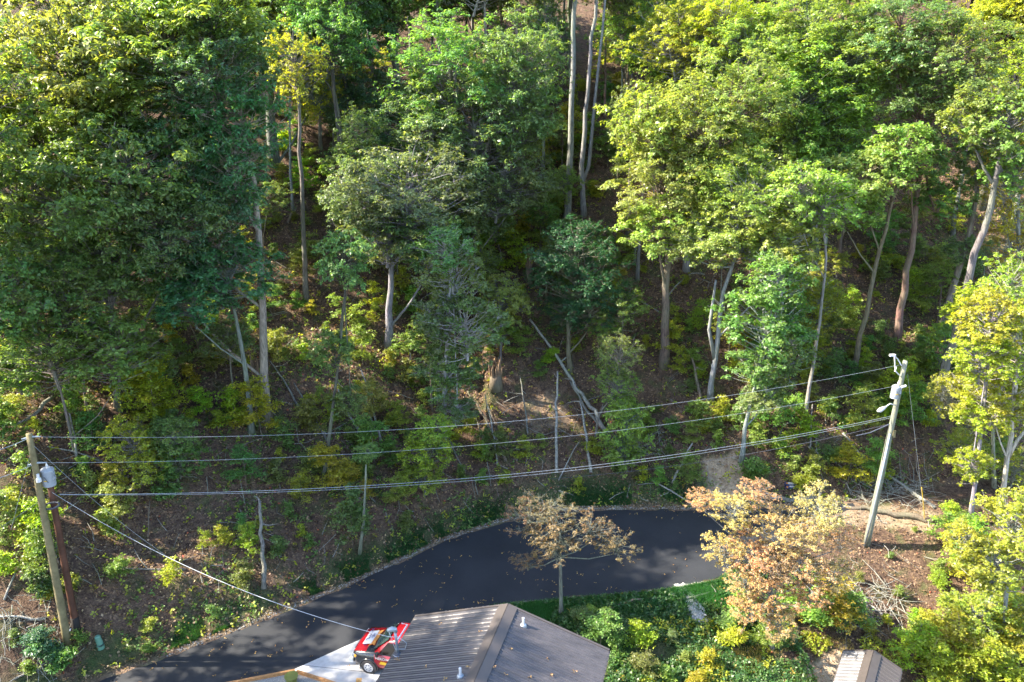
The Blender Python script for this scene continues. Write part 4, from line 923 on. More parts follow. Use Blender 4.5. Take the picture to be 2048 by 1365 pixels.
def grass(name, label, pts, h, col, seed):
    rs = np.random.RandomState(seed); n = len(pts); X, Y = pts[:, 0], pts[:, 1]; Z = hz(X, Y)
    b = np.stack([X, Y, Z - .01], 1); a = rs.rand(n) * 6.28; s = np.stack([np.cos(a), np.sin(a), 0 * a], 1) * .012
    tip = b + np.stack([rs.normal(size=n) * .35, rs.normal(size=n) * .35, np.ones(n)], 1) * (h * rs.uniform(.5, 1.3, n))[:, None]
    v = np.stack([b - s, b + s, tip], 1).reshape(-1, 3)
    o = bpy.data.objects.new(name, quads_mesh(name, v, LEAF, rs.rand(n), rs.rand(n) * .9, tri=True)); COL.objects.link(o); o.color = (*col, 1); tag(o, label, None, kind="stuff")
gr = np.random.RandomState(9); X = gr.uniform(-1.5, 14, 90000); d = np.abs(gr.normal(size=90000)) * .8 + .25; Y = np.interp(X, NX, NY) - d
grass("grass", "lush dark green grass along the near edge of the road", np.stack([X, Y], 1), .22, (0.035, 0.125, 0.032), 1)
X = gr.uniform(-17, 12, 70000); Y = np.interp(X, FX, FY) + .45 + np.abs(gr.normal(size=70000)) * .7; k = vnoise(X / 1.3, Y / 1.3, 55) > .42
grass("grass", "patchy green grass at the foot of the slope", np.stack([X, Y], 1)[k], .18, (0.030, 0.085, 0.025), 2)
X = gr.uniform(8, 20, 30000); Y = gr.uniform(24, 33, 30000); k = (vnoise(X / 1.1, Y / 1.1, 57) > .5) & yard(X, Y)
grass("grass", "straw-coloured dry grass beside the shed", np.stack([X, Y], 1)[k], .2, (0.35, 0.26, 0.10), 3)
# leaves on the asphalt, pad and roof
rs = np.random.RandomState(31); X = rs.uniform(-20, 15, 5200); Y = rs.uniform(24, 44, 5200)
k = (Y < np.interp(X, FX, FY) - .1) & ((Y > np.interp(X, NX, NY) + .1) | (X < -5)); dens = .04 + .22 * np.exp(-((np.interp(X, FX, FY) - Y) / .9) ** 2) + .25 * (vnoise(X / 1.5, Y / 1.5, 8) > .6)
k &= rs.rand(len(X)) < dens; X, Y = X[k], Y[k]
q, t, c = rosettes(np.stack([X, Y, np.full(len(X), .075)], 1), np.tile([0, 0, 1.0], (len(X), 1)) + rs.normal(size=(len(X), 3)) * .25, .085, 2, 0, .4, rs)
o = bpy.data.objects.new("fallen_leaves", quads_mesh("fallen_leaves", q, LEAF_DRY, t, c)); COL.objects.link(o); o.color = (.28, .16, .06, 1); tag(o, "orange fallen leaves sprinkled over the black road and concrete", None, kind="stuff")

# ------------------------------------------------------------------ utility poles and wires
def wpt(px, py, Y): return Q(px, py, Y)
def pole(name, label, base, top, r0, r1, material):
    b = G(*base); t = Q(top[0], top[1], b[1]) - b
    root = empty(name, b); m = MB(); ts = np.linspace(-.02, 1, 12); m.tube([t * k for k in ts], [r0 + (r1 - r0) * k for k in ts], 14)
    m.obj("shaft", material, root, smooth=True); tag(root, label, "utility pole"); return root, b, t
LP, lb, lt = pole("utility_pole", "treated pine utility pole with yellowish sunlit edge, in front of the old brown pole", (137, 1292), (58, 868), .19, .125, POLE_NEW)
OP, ob, ot = pole("utility_pole", "old brown creosoted pole stub with charred foot behind the pine pole", (157, 1278), (100, 968), .17, .13, POLE_OLD)
RP, rb, rt = pole("utility_pole", "weathered grey-green utility pole with a transformer and street lamp at the end of the road", (1733, 1090), (1811, 722), .20, .125, POLE_GREY)
def lp(px, py, dy=0.0): return Q(px, py, lb[1] + dy) - lb
def rp(px, py, dy=0.0): return Q(px, py, rb[1] + dy) - rb
def opp(px, py, dy=0.0): return Q(px, py, ob[1] + dy) - ob
# charred foot
m = MB(); m.tube([ot * 0.0, ot * .07, ot * .14], [.19, .185, .175], 14); m.obj("charred_foot", simple("charred_wood", (.02, .017, .015), .8, .2), OP, smooth=True)
# transformer on the left pair
def transformer(parent, c, r, h, lean, name="transformer"):
    t = empty(name, c); t.parent = parent
    m = MB(); m.tube([np.zeros(3), lean * h], [r, r], 20); m.tube([lean * h, lean * (h + .05), lean * (h + .14)], [r * 1.04, r * .98, r * .5], 20); m.obj("tank", TRANSF, t, smooth=False)
    m = MB(); bpos = lean * (h + .1) + np.array([.05, -.05, 0]); m.tube([bpos + lean * k for k in (0, .08, .16, .24, .3)], [.05, .03, .055, .03, .02], 10); m.obj("bushing", PORCELAIN, t)
    m = MB(); m.box(lean * h * .55 + np.array([r * 1.0, -.05, 0]), (.12, .12, .16)); m.obj("bracket", TRANSF, t); m = MB(); m.box(lean * h * .85 + np.array([r * 1.0, -.05, 0]), (.1, .1, .1)); m.obj("bracket", TRANSF, t)
    m = MB(); m.tube([lean * h * .75 + np.array([-.03, -r * 1.01, 0]), lean * h * .6 + np.array([.05, -r * 1.1, 0]), lean * h * .35 + np.array([.12, -r * 1.02, 0])], [.012] * 3, 5); m.obj("lead_wire", CABLE_BLACK, t)
    m = MB(); m.box(lean * h * .45 + np.array([0.02, -r * 1.01, 0]), (.16, .02, .04)); m.obj("nameplate", YELLOW, t); return t
up = lt / np.linalg.norm(lt)
transformer(OP, opp(100, 972, -.05) + np.array([0, .0, .05]), .27, .72, up)
m = MB(); p = lp(77, 958, -.2); m.tube([p - up * .14, p + up * .0, p + up * .05, p + up * .22], [.11, .11, .06, .06], 10); m.obj("cutout_fuse", PORCELAIN, LP)
# cable storage hoop
m = MB(); cc = opp(103, 1012, -.25); a = np.linspace(0, 2 * math.pi, 24, endpoint=True); m.tube([cc + np.array([.36 * math.cos(k), .10 * math.sin(k), .055 * math.cos(k) + .10 * math.sin(k)]) for k in a], .045, 7, False); m.obj("cable_hoop", CABLE_BLACK, OP, smooth=True)
# pole top hardware
for y_, x_ in ((874, 62), (926, 74)):
    m = MB(); c0 = lp(x_, y_, 0); m.tube([c0 + np.array([-.42, 0, -.1]), c0, c0 + np.array([.42, 0, 0])], [.025, .05, .025], 8); m.obj("dead_end_clamp", GALV, LP)
m = MB(); p = lp(125, 1190, 0) ; m.tube([lp(140, 1262, -.17), lp(141, 1258, -.17)], [.03, .03], 6); m.obj("tag_plate", WHITE, LP)

def wire(name, label, a, b, sag, r, material=CABLE, group="overhead lines", n=40):
    t = np.linspace(0, 1, n)[:, None]; p = a * (1 - t) + b * t; p[:, 2] -= (4 * sag * t * (1 - t))[:, 0]
    m = MB(); m.tube(p - a, r, 6); o = m.obj(name, material, None, loc=a); tag(o, label, "wire", group); return o
L1, L2, L3 = lb + lp(63, 874), lb + lp(74, 926), lb + lp(92, 990, -.1)
R1, R2, R3, R4 = rb + rp(1806, 729), rb + rp(1798, 771), rb + rp(1786, 832), rb + rp(1781, 848)
wire("power_line", "highest power line between the two utility poles", L1, R1, 1.30, .0065)
wire("power_line", "middle power line between the two utility poles", L2, R2, 1.18, .0065)
wire("power_line", "lowest and thickest line between the two utility poles", L3 + np.array([.6, 0, 0]), R3, 1.25, .0095)
wire("telephone_cable", "thin line twisted just under the thickest one", L3 + np.array([.6, 0, -.02]), R3 + np.array([0, 0, -.1]), 1.34, .008)
wire("telephone_cable", "dark cable dropping away from the grey pole towards the bank", R4, rb + rp(1100, 958, 2.5), .5, .012, CABLE_BLACK)
m = MB(); m.tube([R4 - rb, rb * 0 + rp(1740, 866), rp(1712, 872)], [.035, .035, .03], 7); m.obj("cable_splice", CABLE_BLACK, RP)
SD = P(777, 1276, 7.35)
MAST_TOP = None
wire("power_line", "highest line leaving the pine pole to the left edge", L1, Q(-60, 915, lb[1] - 1.5), .1, .012)
wire("power_line", "second line leaving the pine pole to the left edge", L2, Q(-60, 972, lb[1] - 1.5), .1, .012)
wire("guy_wire", "thin guy wire down the left of the pine pole", lb + lp(66, 888), Q(22, 1060, lb[1] + 1), 0, .008)
wire("guy_wire", "slack wire from the pine pole top past the transformer", lb + lp(68, 892), Q(330, 1110, lb[1] + 2.0), .3, .007)
wire("telephone_cable", "low cable leaving the brown pole to the left edge", ob + opp(96, 990), Q(-60, 1090, lb[1] - 1.5), .1, .012, CABLE_BLACK)
# right pole hardware
rup = rt / np.linalg.norm(rt)
transformer(RP, rp(1788, 796, -.32), .215, .62, rup)
t = MB(); t.tube([rp(1803, 732), rp(1795, 718), rp(1790, 714, -.1)], [.03, .03, .035], 7); t.tube([rp(1790, 738), rp(1789, 712)], [.02, .04], 8); t.obj("lightning_arrester", PORCELAIN, RP)
t = MB(); t.box(rp(1785, 711, -.1), (.30, .14, .10)); t.obj("cutout_fuse", PORCELAIN, RP)
t = MB(); t.tube([rp(1793, 734, -.1), rp(1790, 742, -.1), rp(1800, 752, -.05)], [.025, .05, .02], 7); t.obj("insulator", PORCELAIN, RP)
t = MB(); t.tube([rp(1802, 775, -.15), rp(1812, 772, -.15)], [.07, .07], 9); t.obj("junction_box", WHITE, RP)
lampr = empty("street_lamp", rb + rp(1791, 811, -.15)); 
def q_(px, py, dy): return Q(px, py, rb[1] + dy) - (rb + rp(1791, 811, -.15))
t = MB(); t.tube([np.zeros(3), q_(1780, 808, -.25), q_(1770, 815, -.4)], [.035] * 3, 8); t.obj("arm", LAMPGREY, lampr, smooth=True)
t = MB(); t.tube([q_(1772, 814, -.4), q_(1767, 817, -.5), q_(1760, 821, -.6), q_(1755, 823, -.68)], [.05, .10, .13, .05], 12); t.obj("lamp_head", LAMPGREY, lampr, smooth=True)
t = MB(); t.tube([q_(1768, 819, -.5), q_(1760, 823, -.6)], [.05, .08], 10); t.obj("lens", LENS, lampr)
tag(lampr, "white cobra-head street lamp on a short arm on the grey utility pole", "street lamp")
t = MB(); t.tube([rp(1780, 868, -.2), rp(1745, 1030, -.24), rp(1727, 1100, -.24)], [.055, .055, .055], 8); t.obj("conduit", GALV, RP, smooth=True)
t = MB(); t.box(rp(1788, 868, -.15), (.14, .1, .42)); t.obj("meter_box", POLE_NEW, RP)
wire("guy_wire", "guy wire behind the grey utility pole", rb + rp(1815, 748), G(1850, 1045), 0, .008)
g0 = G(1850, 1045); m = MB(); m.tube([(0, 0, 0), Q(1843, 975, g0[1]) - g0], [.03, .03], 6); o = m.obj("guy_guard", YELLOW, None, loc=g0); tag(o, "yellow plastic guy-wire guard on the bank right of the grey pole", "guy guard")

# green pedestal
gp = G(203, 1300); root = empty("utility_pedestal", gp, -.2)
m = MB(); m.tube([(0, 0, -.05), (0, 0, .16), (.02, 0, .17)], [.17, .17, .15], 16); m.obj("base", PEDGREEN, root)
m = MB(); m.tube([(0, 0, .2), (-.05, 0, .62), (-.055, 0, .66)], [.145, .135, .10], 16); m.obj("cover", PEDGREEN, root)
m = MB(); m.tube([(-.01, 0, .175), (-.01, 0, .20)], [.155, .155], 16); m.obj("seam_band", CABLE_BLACK, root); tag(root, "pale green plastic utility pedestal on the bank beside the road", "utility box")

# cardboard box by the log
bp = G(1581, 978); root = empty("cardboard_box", bp, -.1)
m = MB(); m.box((0, 0, .14), (.72, .34, .28)); m.obj("carton", NAVY, root)
m = MB(); m.box((.08, -.172, .16), (.40, .004, .10)); m.box((.02, 0, .283), (.42, .22, .004)); m.obj("print_panel", WHITE, root)
m = MB(); m.box((-.26, -.172, .12), (.12, .004, .12)); m.box((-.25, .0, .2835), (.12, .16, .004)); m.obj("print_patch", ORANGE, root); tag(root, "dark blue printed carton with white patches lying on the bank", "box")

# ------------------------------------------------------------------ house roof with ribbed sheets
def ribbed_roof(name, label, ridge, eaveL, eaveR, length, sheetm, ridge_m, rib=.2286, per=4, ground=0.0, gl=True, light=None):
    """ridge: far ridge end; eaveL/eaveR: far eave corners; the roof runs `length` metres towards the viewer"""
    ridge, eaveL, eaveR = map(np.array, (ridge, eaveL, eaveR))
    g_ = eaveR - eaveL; run = np.array([g_[1], -g_[0], 0]); run /= np.linalg.norm(run)       # towards the viewer
    root = empty(name, (ridge[0], ridge[1], ground)); o0 = np.array([ridge[0], ridge[1], ground])
    w_sheet = rib * per; n = int(length / w_sheet)
    for side, ev in (("L", eaveL), ("R", eaveR)):
        dv = ev - ridge; dl = np.linalg.norm(dv); dn = dv / dl; nn = np.cross(run, dn); nn = nn if nn[2] > 0 else -nn
        # profile across the sheet
        prof = []
        for k in range(per):
            x = k * rib; prof += [(x, 0), (x + .008, .032), (x + .038, .032), (x + .055, 0), (x + .105, .0), (x + .115, .007), (x + .135, .007), (x + .145, 0)]
        prof += [(w_sheet - .004, 0)]
        v = [run * a_ + nn * h_ for a_, h_ in prof] + [run * a_ + nn * h_ + dn * dl for a_, h_ in prof]
        k = len(prof); m = MB(); m.add(v, [(i, i + 1, k + i + 1, k + i) if side == "L" else (i + 1, i, k + i, k + i + 1) for i in range(k - 1)])
        # thickness: folded edges
        v2 = [run * prof[0][0] - nn * .02, run * prof[-1][0] - nn * .02, run * prof[0][0] - nn * .02 + dn * dl, run * prof[-1][0] - nn * .02 + dn * dl]
        m.add(v2, [(0, 1, 3, 2)])
        me = m.mesh("roof_panel", (light if (light and side == "L") else sheetm))
        for i in range(n):
            o = link(bpy.data.objects.new("roof_panel", me), root); o.location = ridge + run * (w_sheet * i + .02) - o0
        # eave trim / gutter
        m = MB(); c0 = ev + dn * .02 - nn * .05; m.box(c0 + run * (length / 2) - o0, (length, .06, .10), axes=[run, dn, nn]); m.obj("eave_trim", ridge_m, root)
        m = MB(); m.box(ridge + dv / 2 - run * .03 + nn * .005 - o0, (.09, dl, .09), axes=[run, dn, nn]); m.obj("gable_trim", ridge_m, root)
        # ridge cap leaf
        m = MB(); m.box(ridge + dn * .17 + nn * .052 + run * (length / 2) - o0, (length, .36, .012), axes=[run, dn, nn]); m.obj("ridge_cap", ridge_m, root)
        m = MB()
        for i in range(int(length / .12)):
            m.box(ridge + dn * .352 + nn * .038 + run * (.06 + i * .12) - o0, (.085, .012, .02), axes=[run, dn, nn])
        m.obj("closure_strip", CABLE_BLACK, root)
    # walls
    eL, eR = eaveL + (eaveR - eaveL) * .05, eaveR + (eaveL - eaveR) * .05
    zt = min(eaveL[2], eaveR[2]) - .12
    base = [(p[0], p[1]) for p in (eL + run * .3, eR + run * .3, eR + run * (length - .3), eL + run * (length - .3))]
    m = MB(); vv = [(x - o0[0], y - o0[1], 0) for x, y in base] + [(x - o0[0], y - o0[1], zt - ground) for x, y in base]
    rg0, rg1 = ridge + run * .3 - o0 - (0, 0, .12), ridge + run * (length - .3) - o0 - (0, 0, .12)
    vv += [tuple(rg0), tuple(rg1)]
    m.add(vv, [(0, 1, 5, 8, 4), (1, 2, 6, 5), (2, 3, 7, 9, 6), (3, 0, 4, 7)]); m.obj("wall", WALLM, root)
    tag(root, label, "building")
    return root, o0, run
eL, eR = P(830, 1235, 6.8), P(1218, 1303, 6.8); rg = P(1020, 1212, 8.05); mid = (eL + eR) / 2; rg = np.array([mid[0], mid[1], 8.05])
HOUSE, ho, hrun = ribbed_roof("house", "house with dark brown ribbed metal gable roof beside the road", rg, eL, eR, 9.4, METAL_BROWN, METAL_TRIM, ground=-.4)
def onroof(px, py, side):
    ev = eL if side == "L" else eR; dv = ev - rg; nn = np.cross(hrun, dv); nn /= np.linalg.norm(nn); d = ray(px, py); o = np.array([0, 0, CAMZ]); t = ((rg - o) @ nn) / (d @ nn); return o + d * t
for px, py, sd, h in ((1047, 1252, "R", .34), (921, 1354, "L", .36)):
    b = onroof(px, py, sd) - ho; root_v = empty("vent_pipe", b); root_v.parent = HOUSE
    m = MB(); m.tube([(0, 0, -.02), (0, 0, .06), (0, 0, .10)], [.13, .11, .06], 12); m.obj("boot", GALV, root_v)
    m = MB(); m.tube([(0, 0, .05), (0, 0, h), (0, 0, h + .01)], [.045, .045, .03], 10); m.obj("pipe", WHITE, root_v)
# service mast with weatherhead
mb_ = onroof(796, 1309, "L"); top_ = Q(790, 1262, mb_[1] - .05); root_m = empty("service_mast", mb_ - ho); root_m.parent = HOUSE
tl = top_ - mb_
m = MB(); m.tube([(0, 0, -.1), tl * .5, tl], [.05, .05, .05], 12); m.obj("mast_pipe", GALV, root_m, smooth=True)
m = MB(); m.tube([tl + np.array(d) for d in ((0.03, 0, -.06), (0.0, 0, .06), (-.10, -.01, .09), (-.22, -.02, .05), (-.24, -.02, .02))], [.07, .09, .095, .08, .05], 12); m.obj("weatherhead", GALV, root_m, smooth=True)
m = MB(); m.tube([(0, 0, -.02), (0, 0, .05), (0, 0, .09)], [.15, .12, .06], 14); m.obj("boot", CABLE_BLACK, root_m)
m = MB(); a = np.linspace(3.4, 6.0, 9); m.tube([np.array([.15 * math.cos(k), .15 * math.sin(k) - .02, .03]) for k in a], .012, 5); m.obj("clamp_wire", CABLE, root_m)
p0 = Q(777, 1274, mb_[1] - .1) - mb_
m = MB(); m.tube([p0, p0 + np.array([.35, 0, -.02]), p0 + np.array([.62, 0, -.3]), p0 + np.array([.55, 0, -.55]), p0 + np.array([.2, 0, -.55]), p0 + np.array([.12, 0, -.2]), tl + np.array([-.22, -.02, .03])], .014, 6); m.obj("drip_loop", CABLE, root_m, smooth=True)
wire("service_drop", "white service wire sagging from the pine pole across the road to the house mast", ob + opp(104, 985, -.1), mb_ + p0, .85, .010, CABLE)
# white gutter stub beside the eave
g0, g1 = Q(815, 1250, eL[1] - .3), Q(793, 1284, eL[1] - 1.2)
m = MB(); m.tube([Q(803, 1247, eL[1] - .3) - ho, g0 - ho, g1 - ho], [.03, .035, .035], 6); m.obj("gutter_edge", WHITE, HOUSE)
# leaves on the roof
rs = np.random.RandomState(3); ps = [onroof(x, y, s_) + (0, 0, .05) for x, y, s_ in [(852, 1336, "L"), (890, 1361, "L"), (798, 1321, "L"), (792, 1321, "L"), (1095, 1320, "R"), (1103, 1353, "R"), (1060, 1357, "R"), (990, 1336, "R"), (1022, 1300, "R"), (1150, 1345, "R"), (960, 1265, "L"), (880, 1250, "L"), (935, 1335, "L"), (1012, 1352, "R")]]
q, t, c = rosettes(np.array(ps), np.tile([0, 0, 1.0], (len(ps), 1)), .075, 4, 0, .35, rs)
o = bpy.data.objects.new("fallen_leaves", quads_mesh("fallen_leaves", q, LEAF_DRY, t, c)); COL.objects.link(o); o.color = (.36, .21, .10, 1); tag(o, "a few tan fallen leaves lying on the house roof", None, kind="stuff")

# shed
sL, sR, sr = P(1687, 1303, .2), P(1803, 1342, .2), None
md = (sL + sR) / 2; best = min(((np.linalg.norm((P(1746, 1304, z) - md)[:2]), z) for z in np.arange(.2, 2.5, .02)))
sr = np.array([md[0], md[1], best[1]])
SHED, sho, srun = ribbed_roof("shed", "small shed with ribbed silvery left slope and plain brown right slope", sr, sL, sR, 3.4, METAL_TRIM, METAL_TRIM, ground=float(hz(md[0], md[1] - 1)) - .05, light=SHED_LIGHT)
print("shed", sL, sR, sr, "house", eL, eR, rg)

# ------------------------------------------------------------------ gravel bed, timbers, bucket, post at the bottom edge
def beam(name, a, b, w_, h, mtl, parent):
    d = b - a; L = np.linalg.norm(d); ax = d / L; sd = nrm(np.cross([0, 0, 1.0], ax)); up_ = np.cross(ax, sd); m = MB(); m.box((a + b) / 2, (L, w_, h), axes=[ax, sd, up_]); return m.obj(name, mtl, parent)
z0 = .22; A0, A1, A2 = P(440, 1372, z0), P(590, 1343, z0), P(720, 1385, z0)
bed = empty("gravel_bed", (A1[0], A1[1], 0)); off_ = np.array([A1[0], A1[1], 0])
beam("timber", A0 - off_, A1 - off_, .11, .2, TIMBER, bed); beam("timber", A1 - off_ + (.1, -.05, 0), A2 - off_, .11, .2, TIMBER, bed)
m = MB(); A3, A4 = P(720, 1560, .17), P(440, 1560, .17); m.add([A0 - off_ - (0, 0, .05), A1 - off_ - (0, 0, .05), A2 - off_ - (0, 0, .05), A3 - off_, A4 - off_], [(4, 3, 2, 1, 0)]); m.obj("gravel_fill", GRAVELM, bed)
tag(bed, "timber-edged gravel bed at the bottom edge in front of the concrete", "garden bed")
bk = P(584, 1364, .25); root = empty("bucket", bk)
m = MB(); a = .30; m.tube([(0, 0, 0), (0, 0, .32), (0, 0, .345), (0, 0, .35), (0, 0, .12)], [.22, a, a + .015, a - .02, a - .06], 20, True); m.obj("tub", BUCKET, root, smooth=False)
m = MB(); m.tube([(0, 0, .13), (0, 0, .29)], [a - .06, a - .03], 18); m.obj("lining", YELFILL, root); tag(root, "olive tub with bright yellow inside standing on the gravel bed corner", "tub")
pp = P(717, 1362, .9); root = empty("wooden_post", (pp[0], pp[1], 0))
m = MB(); m.box((0, 0, .45), (.13, .13, .9)); m.obj("post", TIMBER, root); m = MB(); m.box((.02, 0, .93), (.24, .2, .06)); m.obj("post_cap", simple("post_gold", (.22, .13, .045), .6, .3), root); tag(root, "short wooden post with tan top in front of the truck", "post")

# ------------------------------------------------------------------ truck
wf = P(739, 1333, .39)                                     # near front wheel centre
pA, pB = P(722, 1302, 1.0), P(752, 1256, 1.0)              # front edge of the hood, near and far
fr = pB - pA; fr[2] = 0; wdir = fr / np.linalg.norm(fr); ax = np.array([wdir[1], -wdir[0], 0])   # ax: from the nose backwards
print("truck width est", np.linalg.norm(fr), "axis", ax, "wheel", wf)
yaw = math.atan2(-ax[1], -ax[0])                            # heading
TW = 1.9
TR = empty("pickup_truck", (0, 0, 0)); 
# local frame: +x nose, +y left side of the truck (towards the viewer)
TR.rotation_euler = (0, 0, yaw)
Rz = np.array([[math.cos(yaw), -math.sin(yaw)], [math.sin(yaw), math.cos(yaw)]])
wl = Rz @ np.array([1.75, .90]); TR.location = (wf[0] - wl[0], wf[1] - wl[1], .06)
def loft(sections, mtls, name, parent, smooth=True, mi=None):
    """sections: list of (x, [(y,z)...]) with equal point counts"""
    m = MB(); k = len(sections[0][1]); v = [(x, y, z) for x, s_ in sections for y, z in s_]
    f = [(i * k + j, i * k + j + 1, (i + 1) * k + j + 1, (i + 1) * k + j) for i in range(len(sections) - 1) for j in range(k - 1)]
    f += [tuple(range(k))[::-1], tuple((len(sections) - 1) * k + j for j in range(k))]
    m.add(v, f, 0)
    if mi: m.m = [mi(np.mean([v[q] for q in ff], axis=0)) for ff in m.f]
    return m.obj(name, mtls, parent, smooth)
def sec(hw, z0, z1, crown=.04, sh=.12, belt=.78):
    L = [(-hw * .93, z0), (-hw, z0 + .15), (-hw, belt), (-hw * .965, z1 - sh * .4), (-hw * .86, z1 - .01), (-hw * .45, z1 + crown * .8), (0, z1 + crown)]
    return L + [(-y, z) for y, z in L[:-1][::-1]]
def body_mi(c):
    x, y, z = c
    if z > .93 and x > 1.3: return 0 if abs(y) < .62 or z > 1.08 and y < .3 else 1      # hood centre red, nose/fender dark
    if x > 2.0: return 1
    if abs(y) > .7 and x < 1.25 and z < 1.1: return 0
    return 1
HW = .95
bod = loft([(2.62, sec(.78, .42, .84, .01)), (2.55, sec(.88, .36, .95, .02)), (2.35, sec(.93, .34, 1.04, .03)), (1.9, sec(HW, .34, 1.10, .04)), (1.45, sec(HW, .34, 1.14, .05)), (1.0, sec(HW, .34, 1.17, .05)), (.80, sec(HW, .34, 1.18, .03)), (.2, sec(HW, .34, 1.16, .0)), (-.5, sec(HW, .34, 1.15, 0)), (-1.3, sec(HW, .34, 1.13, 0)), (-2.9, sec(HW, .38, 1.12, 0))], [RED, BLACKP], "body", TR, True, body_mi)
# cab greenhouse
def csec(x, hw0, z0, hw1, z1): return (x, [(-hw0, z0), (-(hw0 + hw1) / 2 - .02, (z0 + z1) / 2), (-hw1, z1 - .06), (-hw1 * .85, z1), (0, z1 + .03), (hw1 * .85, z1), (hw1, z1 - .06), ((hw0 + hw1) / 2 + .02, (z0 + z1) / 2), (hw0, z0)])
CS = .62
loft([csec(.84 + CS, .84, 1.14, .80, 1.20), csec(.50 + CS, .87, 1.13, .76, 1.50), csec(.10 + CS, .88, 1.13, .70, 1.80), csec(-.3 + CS, .88, 1.13, .69, 1.86), csec(-1.1 + CS, .88, 1.13, .69, 1.84), csec(-1.28 + CS, .88, 1.13, .74, 1.45), csec(-1.34 + CS, .86, 1.13, .82, 1.16)], [RED, BLACKP], "cab", TR, True, lambda c: 1 if c[0] < -.12 else 0)
# windshield lying just proud of the cab front
def panel(name, pts, mtl, parent, t=.012, nrm_=None):
    pts = np.array(pts, float); n_ = np.cross(pts[1] - pts[0], pts[2] - pts[0]); n_ /= np.linalg.norm(n_)
    if nrm_ is not None and n_ @ np.array(nrm_) < 0: n_ = -n_
    k = len(pts); m = MB(); m.add(np.concatenate([pts, pts + n_ * t]), [tuple(range(k)), tuple(range(k, 2 * k))[::-1]] + [(i, (i + 1) % k, k + (i + 1) % k, k + i) for i in range(k)]); return m.obj(name, mtl, parent)
panel("windshield", [(.93 + CS, -.76, 1.19), (.99 + CS, 0, 1.225), (.93 + CS, .76, 1.19), (.20 + CS, .62, 1.79), (.22 + CS, 0, 1.835), (.20 + CS, -.62, 1.79)], GLASS, TR, .02, (1, 0, 1))
for sgn in (1, -1):
    panel("side_window", [(.60 + CS, sgn * .885, 1.16), (-.62 + CS, sgn * .905, 1.16), (-.60 + CS, sgn * .74, 1.74), (.16 + CS, sgn * .74, 1.74)], GLASSD, TR, .012, (0, sgn, .2))
    m = MB(); m.box((.62 + CS, sgn * 1.03, 1.22), (.12, .16, .17)); m.box((.62 + CS, sgn * .94, 1.14), (.05, .1, .04)); m.obj("mirror", BLACKP, TR)
    w_ = empty("headlight", (2.50, sgn * .70, .80)); w_.parent = TR
    m = MB(); m.box((0, 0, 0), (.20, .36, .17)); m.obj("lens", LENS, w_); m = MB(); m.box((-.08, sgn * .195, -.01), (.12, .05, .12)); m.obj("marker", AMBER, w_)
    for x_ in (1.75, -1.75):
        w_ = empty("wheel", (x_, sgn * .88, .335)); w_.parent = TR; r = .385
        m = MB(); m.tube([(0, -.13, 0), (0, -.12, 0), (0, .0, 0), (0, .12, 0), (0, .13, 0)], [r * .86, r * .97, r, r * .97, r * .62], 28); m.obj("tyre", RUBBER, w_, smooth=False)
        m = MB(); m.tube([(0, sgn * .132, 0), (0, sgn * .148, 0)], [r * .60, r * .57], 24); m.tube([(0, sgn * .14, 0), (0, sgn * .17, 0)], [r * .17, r * .15], 12); m.obj("rim", RIMM, w_)
        m = MB()
        for k in range(7):
            a_ = k * 2 * math.pi / 7; m.tube([(math.cos(a_) * r * .38, sgn * .146, math.sin(a_) * r * .38), (math.cos(a_) * r * .38, sgn * .152, math.sin(a_) * r * .38)], [.032, .032], 8)
        m.obj("rim_holes", CABLE_BLACK, w_)
        m = MB(); a = np.linspace(-.15, math.pi + .15, 14); m.tube([(x_ + math.cos(k) * r * 1.13, sgn * .955, .335 + math.sin(k) * r * 1.13) for k in a], .035, 6); m.obj("wheel_arch", BLACKP if x_ > 0 else RED, TR, smooth=True)
m = MB(); m.box((2.66, 0, .50), (.20, 1.86, .20)); m.box((2.69, 0, .40), (.16, 1.7, .06)); m.obj("bumper", BUMPERW, TR)
m = MB(); m.box((2.615, 0, .78), (.06, .95, .18)); m.obj("grille", CABLE_BLACK, TR)
m = MB(); m.box((-2.1, 0, .98), (1.5, 1.6, .1)); m.obj("bed_floor", BLACKP, TR)
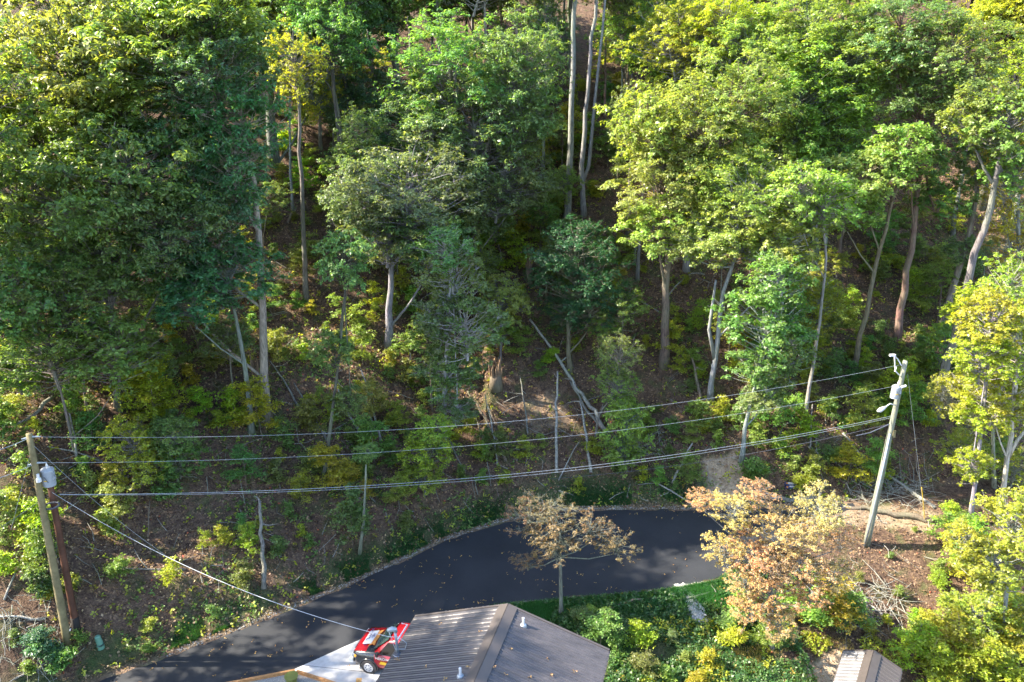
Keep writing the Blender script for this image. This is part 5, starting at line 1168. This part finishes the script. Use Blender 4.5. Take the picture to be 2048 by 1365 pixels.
# hood artwork: flame patch, white panel, dark letters
def hoodz(x, y): return 1.10 + (1.95 - x) * .09 + .065 * (1 - (y / .95) ** 2) 
def text(name, s_, size, mtl, parent, loc, rot, ext=.004):
    cu = bpy.data.curves.new(name, 'FONT'); cu.body = s_; cu.size = size; cu.extrude = ext; cu.align_x = 'CENTER'; cu.align_y = 'CENTER'; cu.offset = size * .012; cu.materials.append(mtl)
    tmp = bpy.data.objects.new(name + '_curve', cu); COL.objects.link(tmp); bpy.context.view_layer.update(); me = bpy.data.meshes.new_from_object(tmp.evaluated_get(bpy.context.evaluated_depsgraph_get())); bpy.data.objects.remove(tmp)
    o = bpy.data.objects.new(name, me); COL.objects.link(o); o.parent = parent; o.location = loc; o.rotation_euler = rot; return o
art = empty("hood_graphic", (0, 0, 0)); art.parent = TR
fl = [(1.60, -.62), (1.66, -.30), (1.63, -.05), (1.66, .22), (1.60, .5), (1.75, .42), (1.90, .60), (1.84, .3), (1.92, 0), (1.84, -.25), (1.92, -.55), (1.75, -.5)]
panel("flame", [(x, y, 1.222 - (x - 1.6) * .10) for x, y in fl], ORANGE, art, .004, (0, 0, 1))
panel("white_panel", [(1.82, -.50, 1.213), (1.82, .42, 1.213), (2.24, .46, 1.155), (2.24, -.42, 1.155)], WHITE, art, .004, (0, 0, 1))
text("lettering", "HERO\nWRESTLING", .19, NAVY, art, (2.03, 0, 1.200), (0.0, math.radians(8), math.radians(90)))
# side lettering and stripe
text("lettering", "HEROWRESTLING", .19, WHITE, TR, (.62, .962, .93), (math.radians(90), 0, math.radians(180)))
panel("yellow_stripe", [(1.22, .955, .62), (-.9, .955, .62), (-.9, .955, .78), (1.12, .955, .78)], YELLOW, TR, .004, (0, 1, 0))
text("lettering", "TRAIN TODAY", .11, RED, TR, (.35, .965, .70), (math.radians(90), 0, math.radians(180)))
tag(TR, "red and black pickup truck with lettered hood, half hidden by the house roof", "pickup truck")

print("TRIS", sum(sum(len(p.vertices) - 2 for p in m.polygons) for m in bpy.data.meshes))
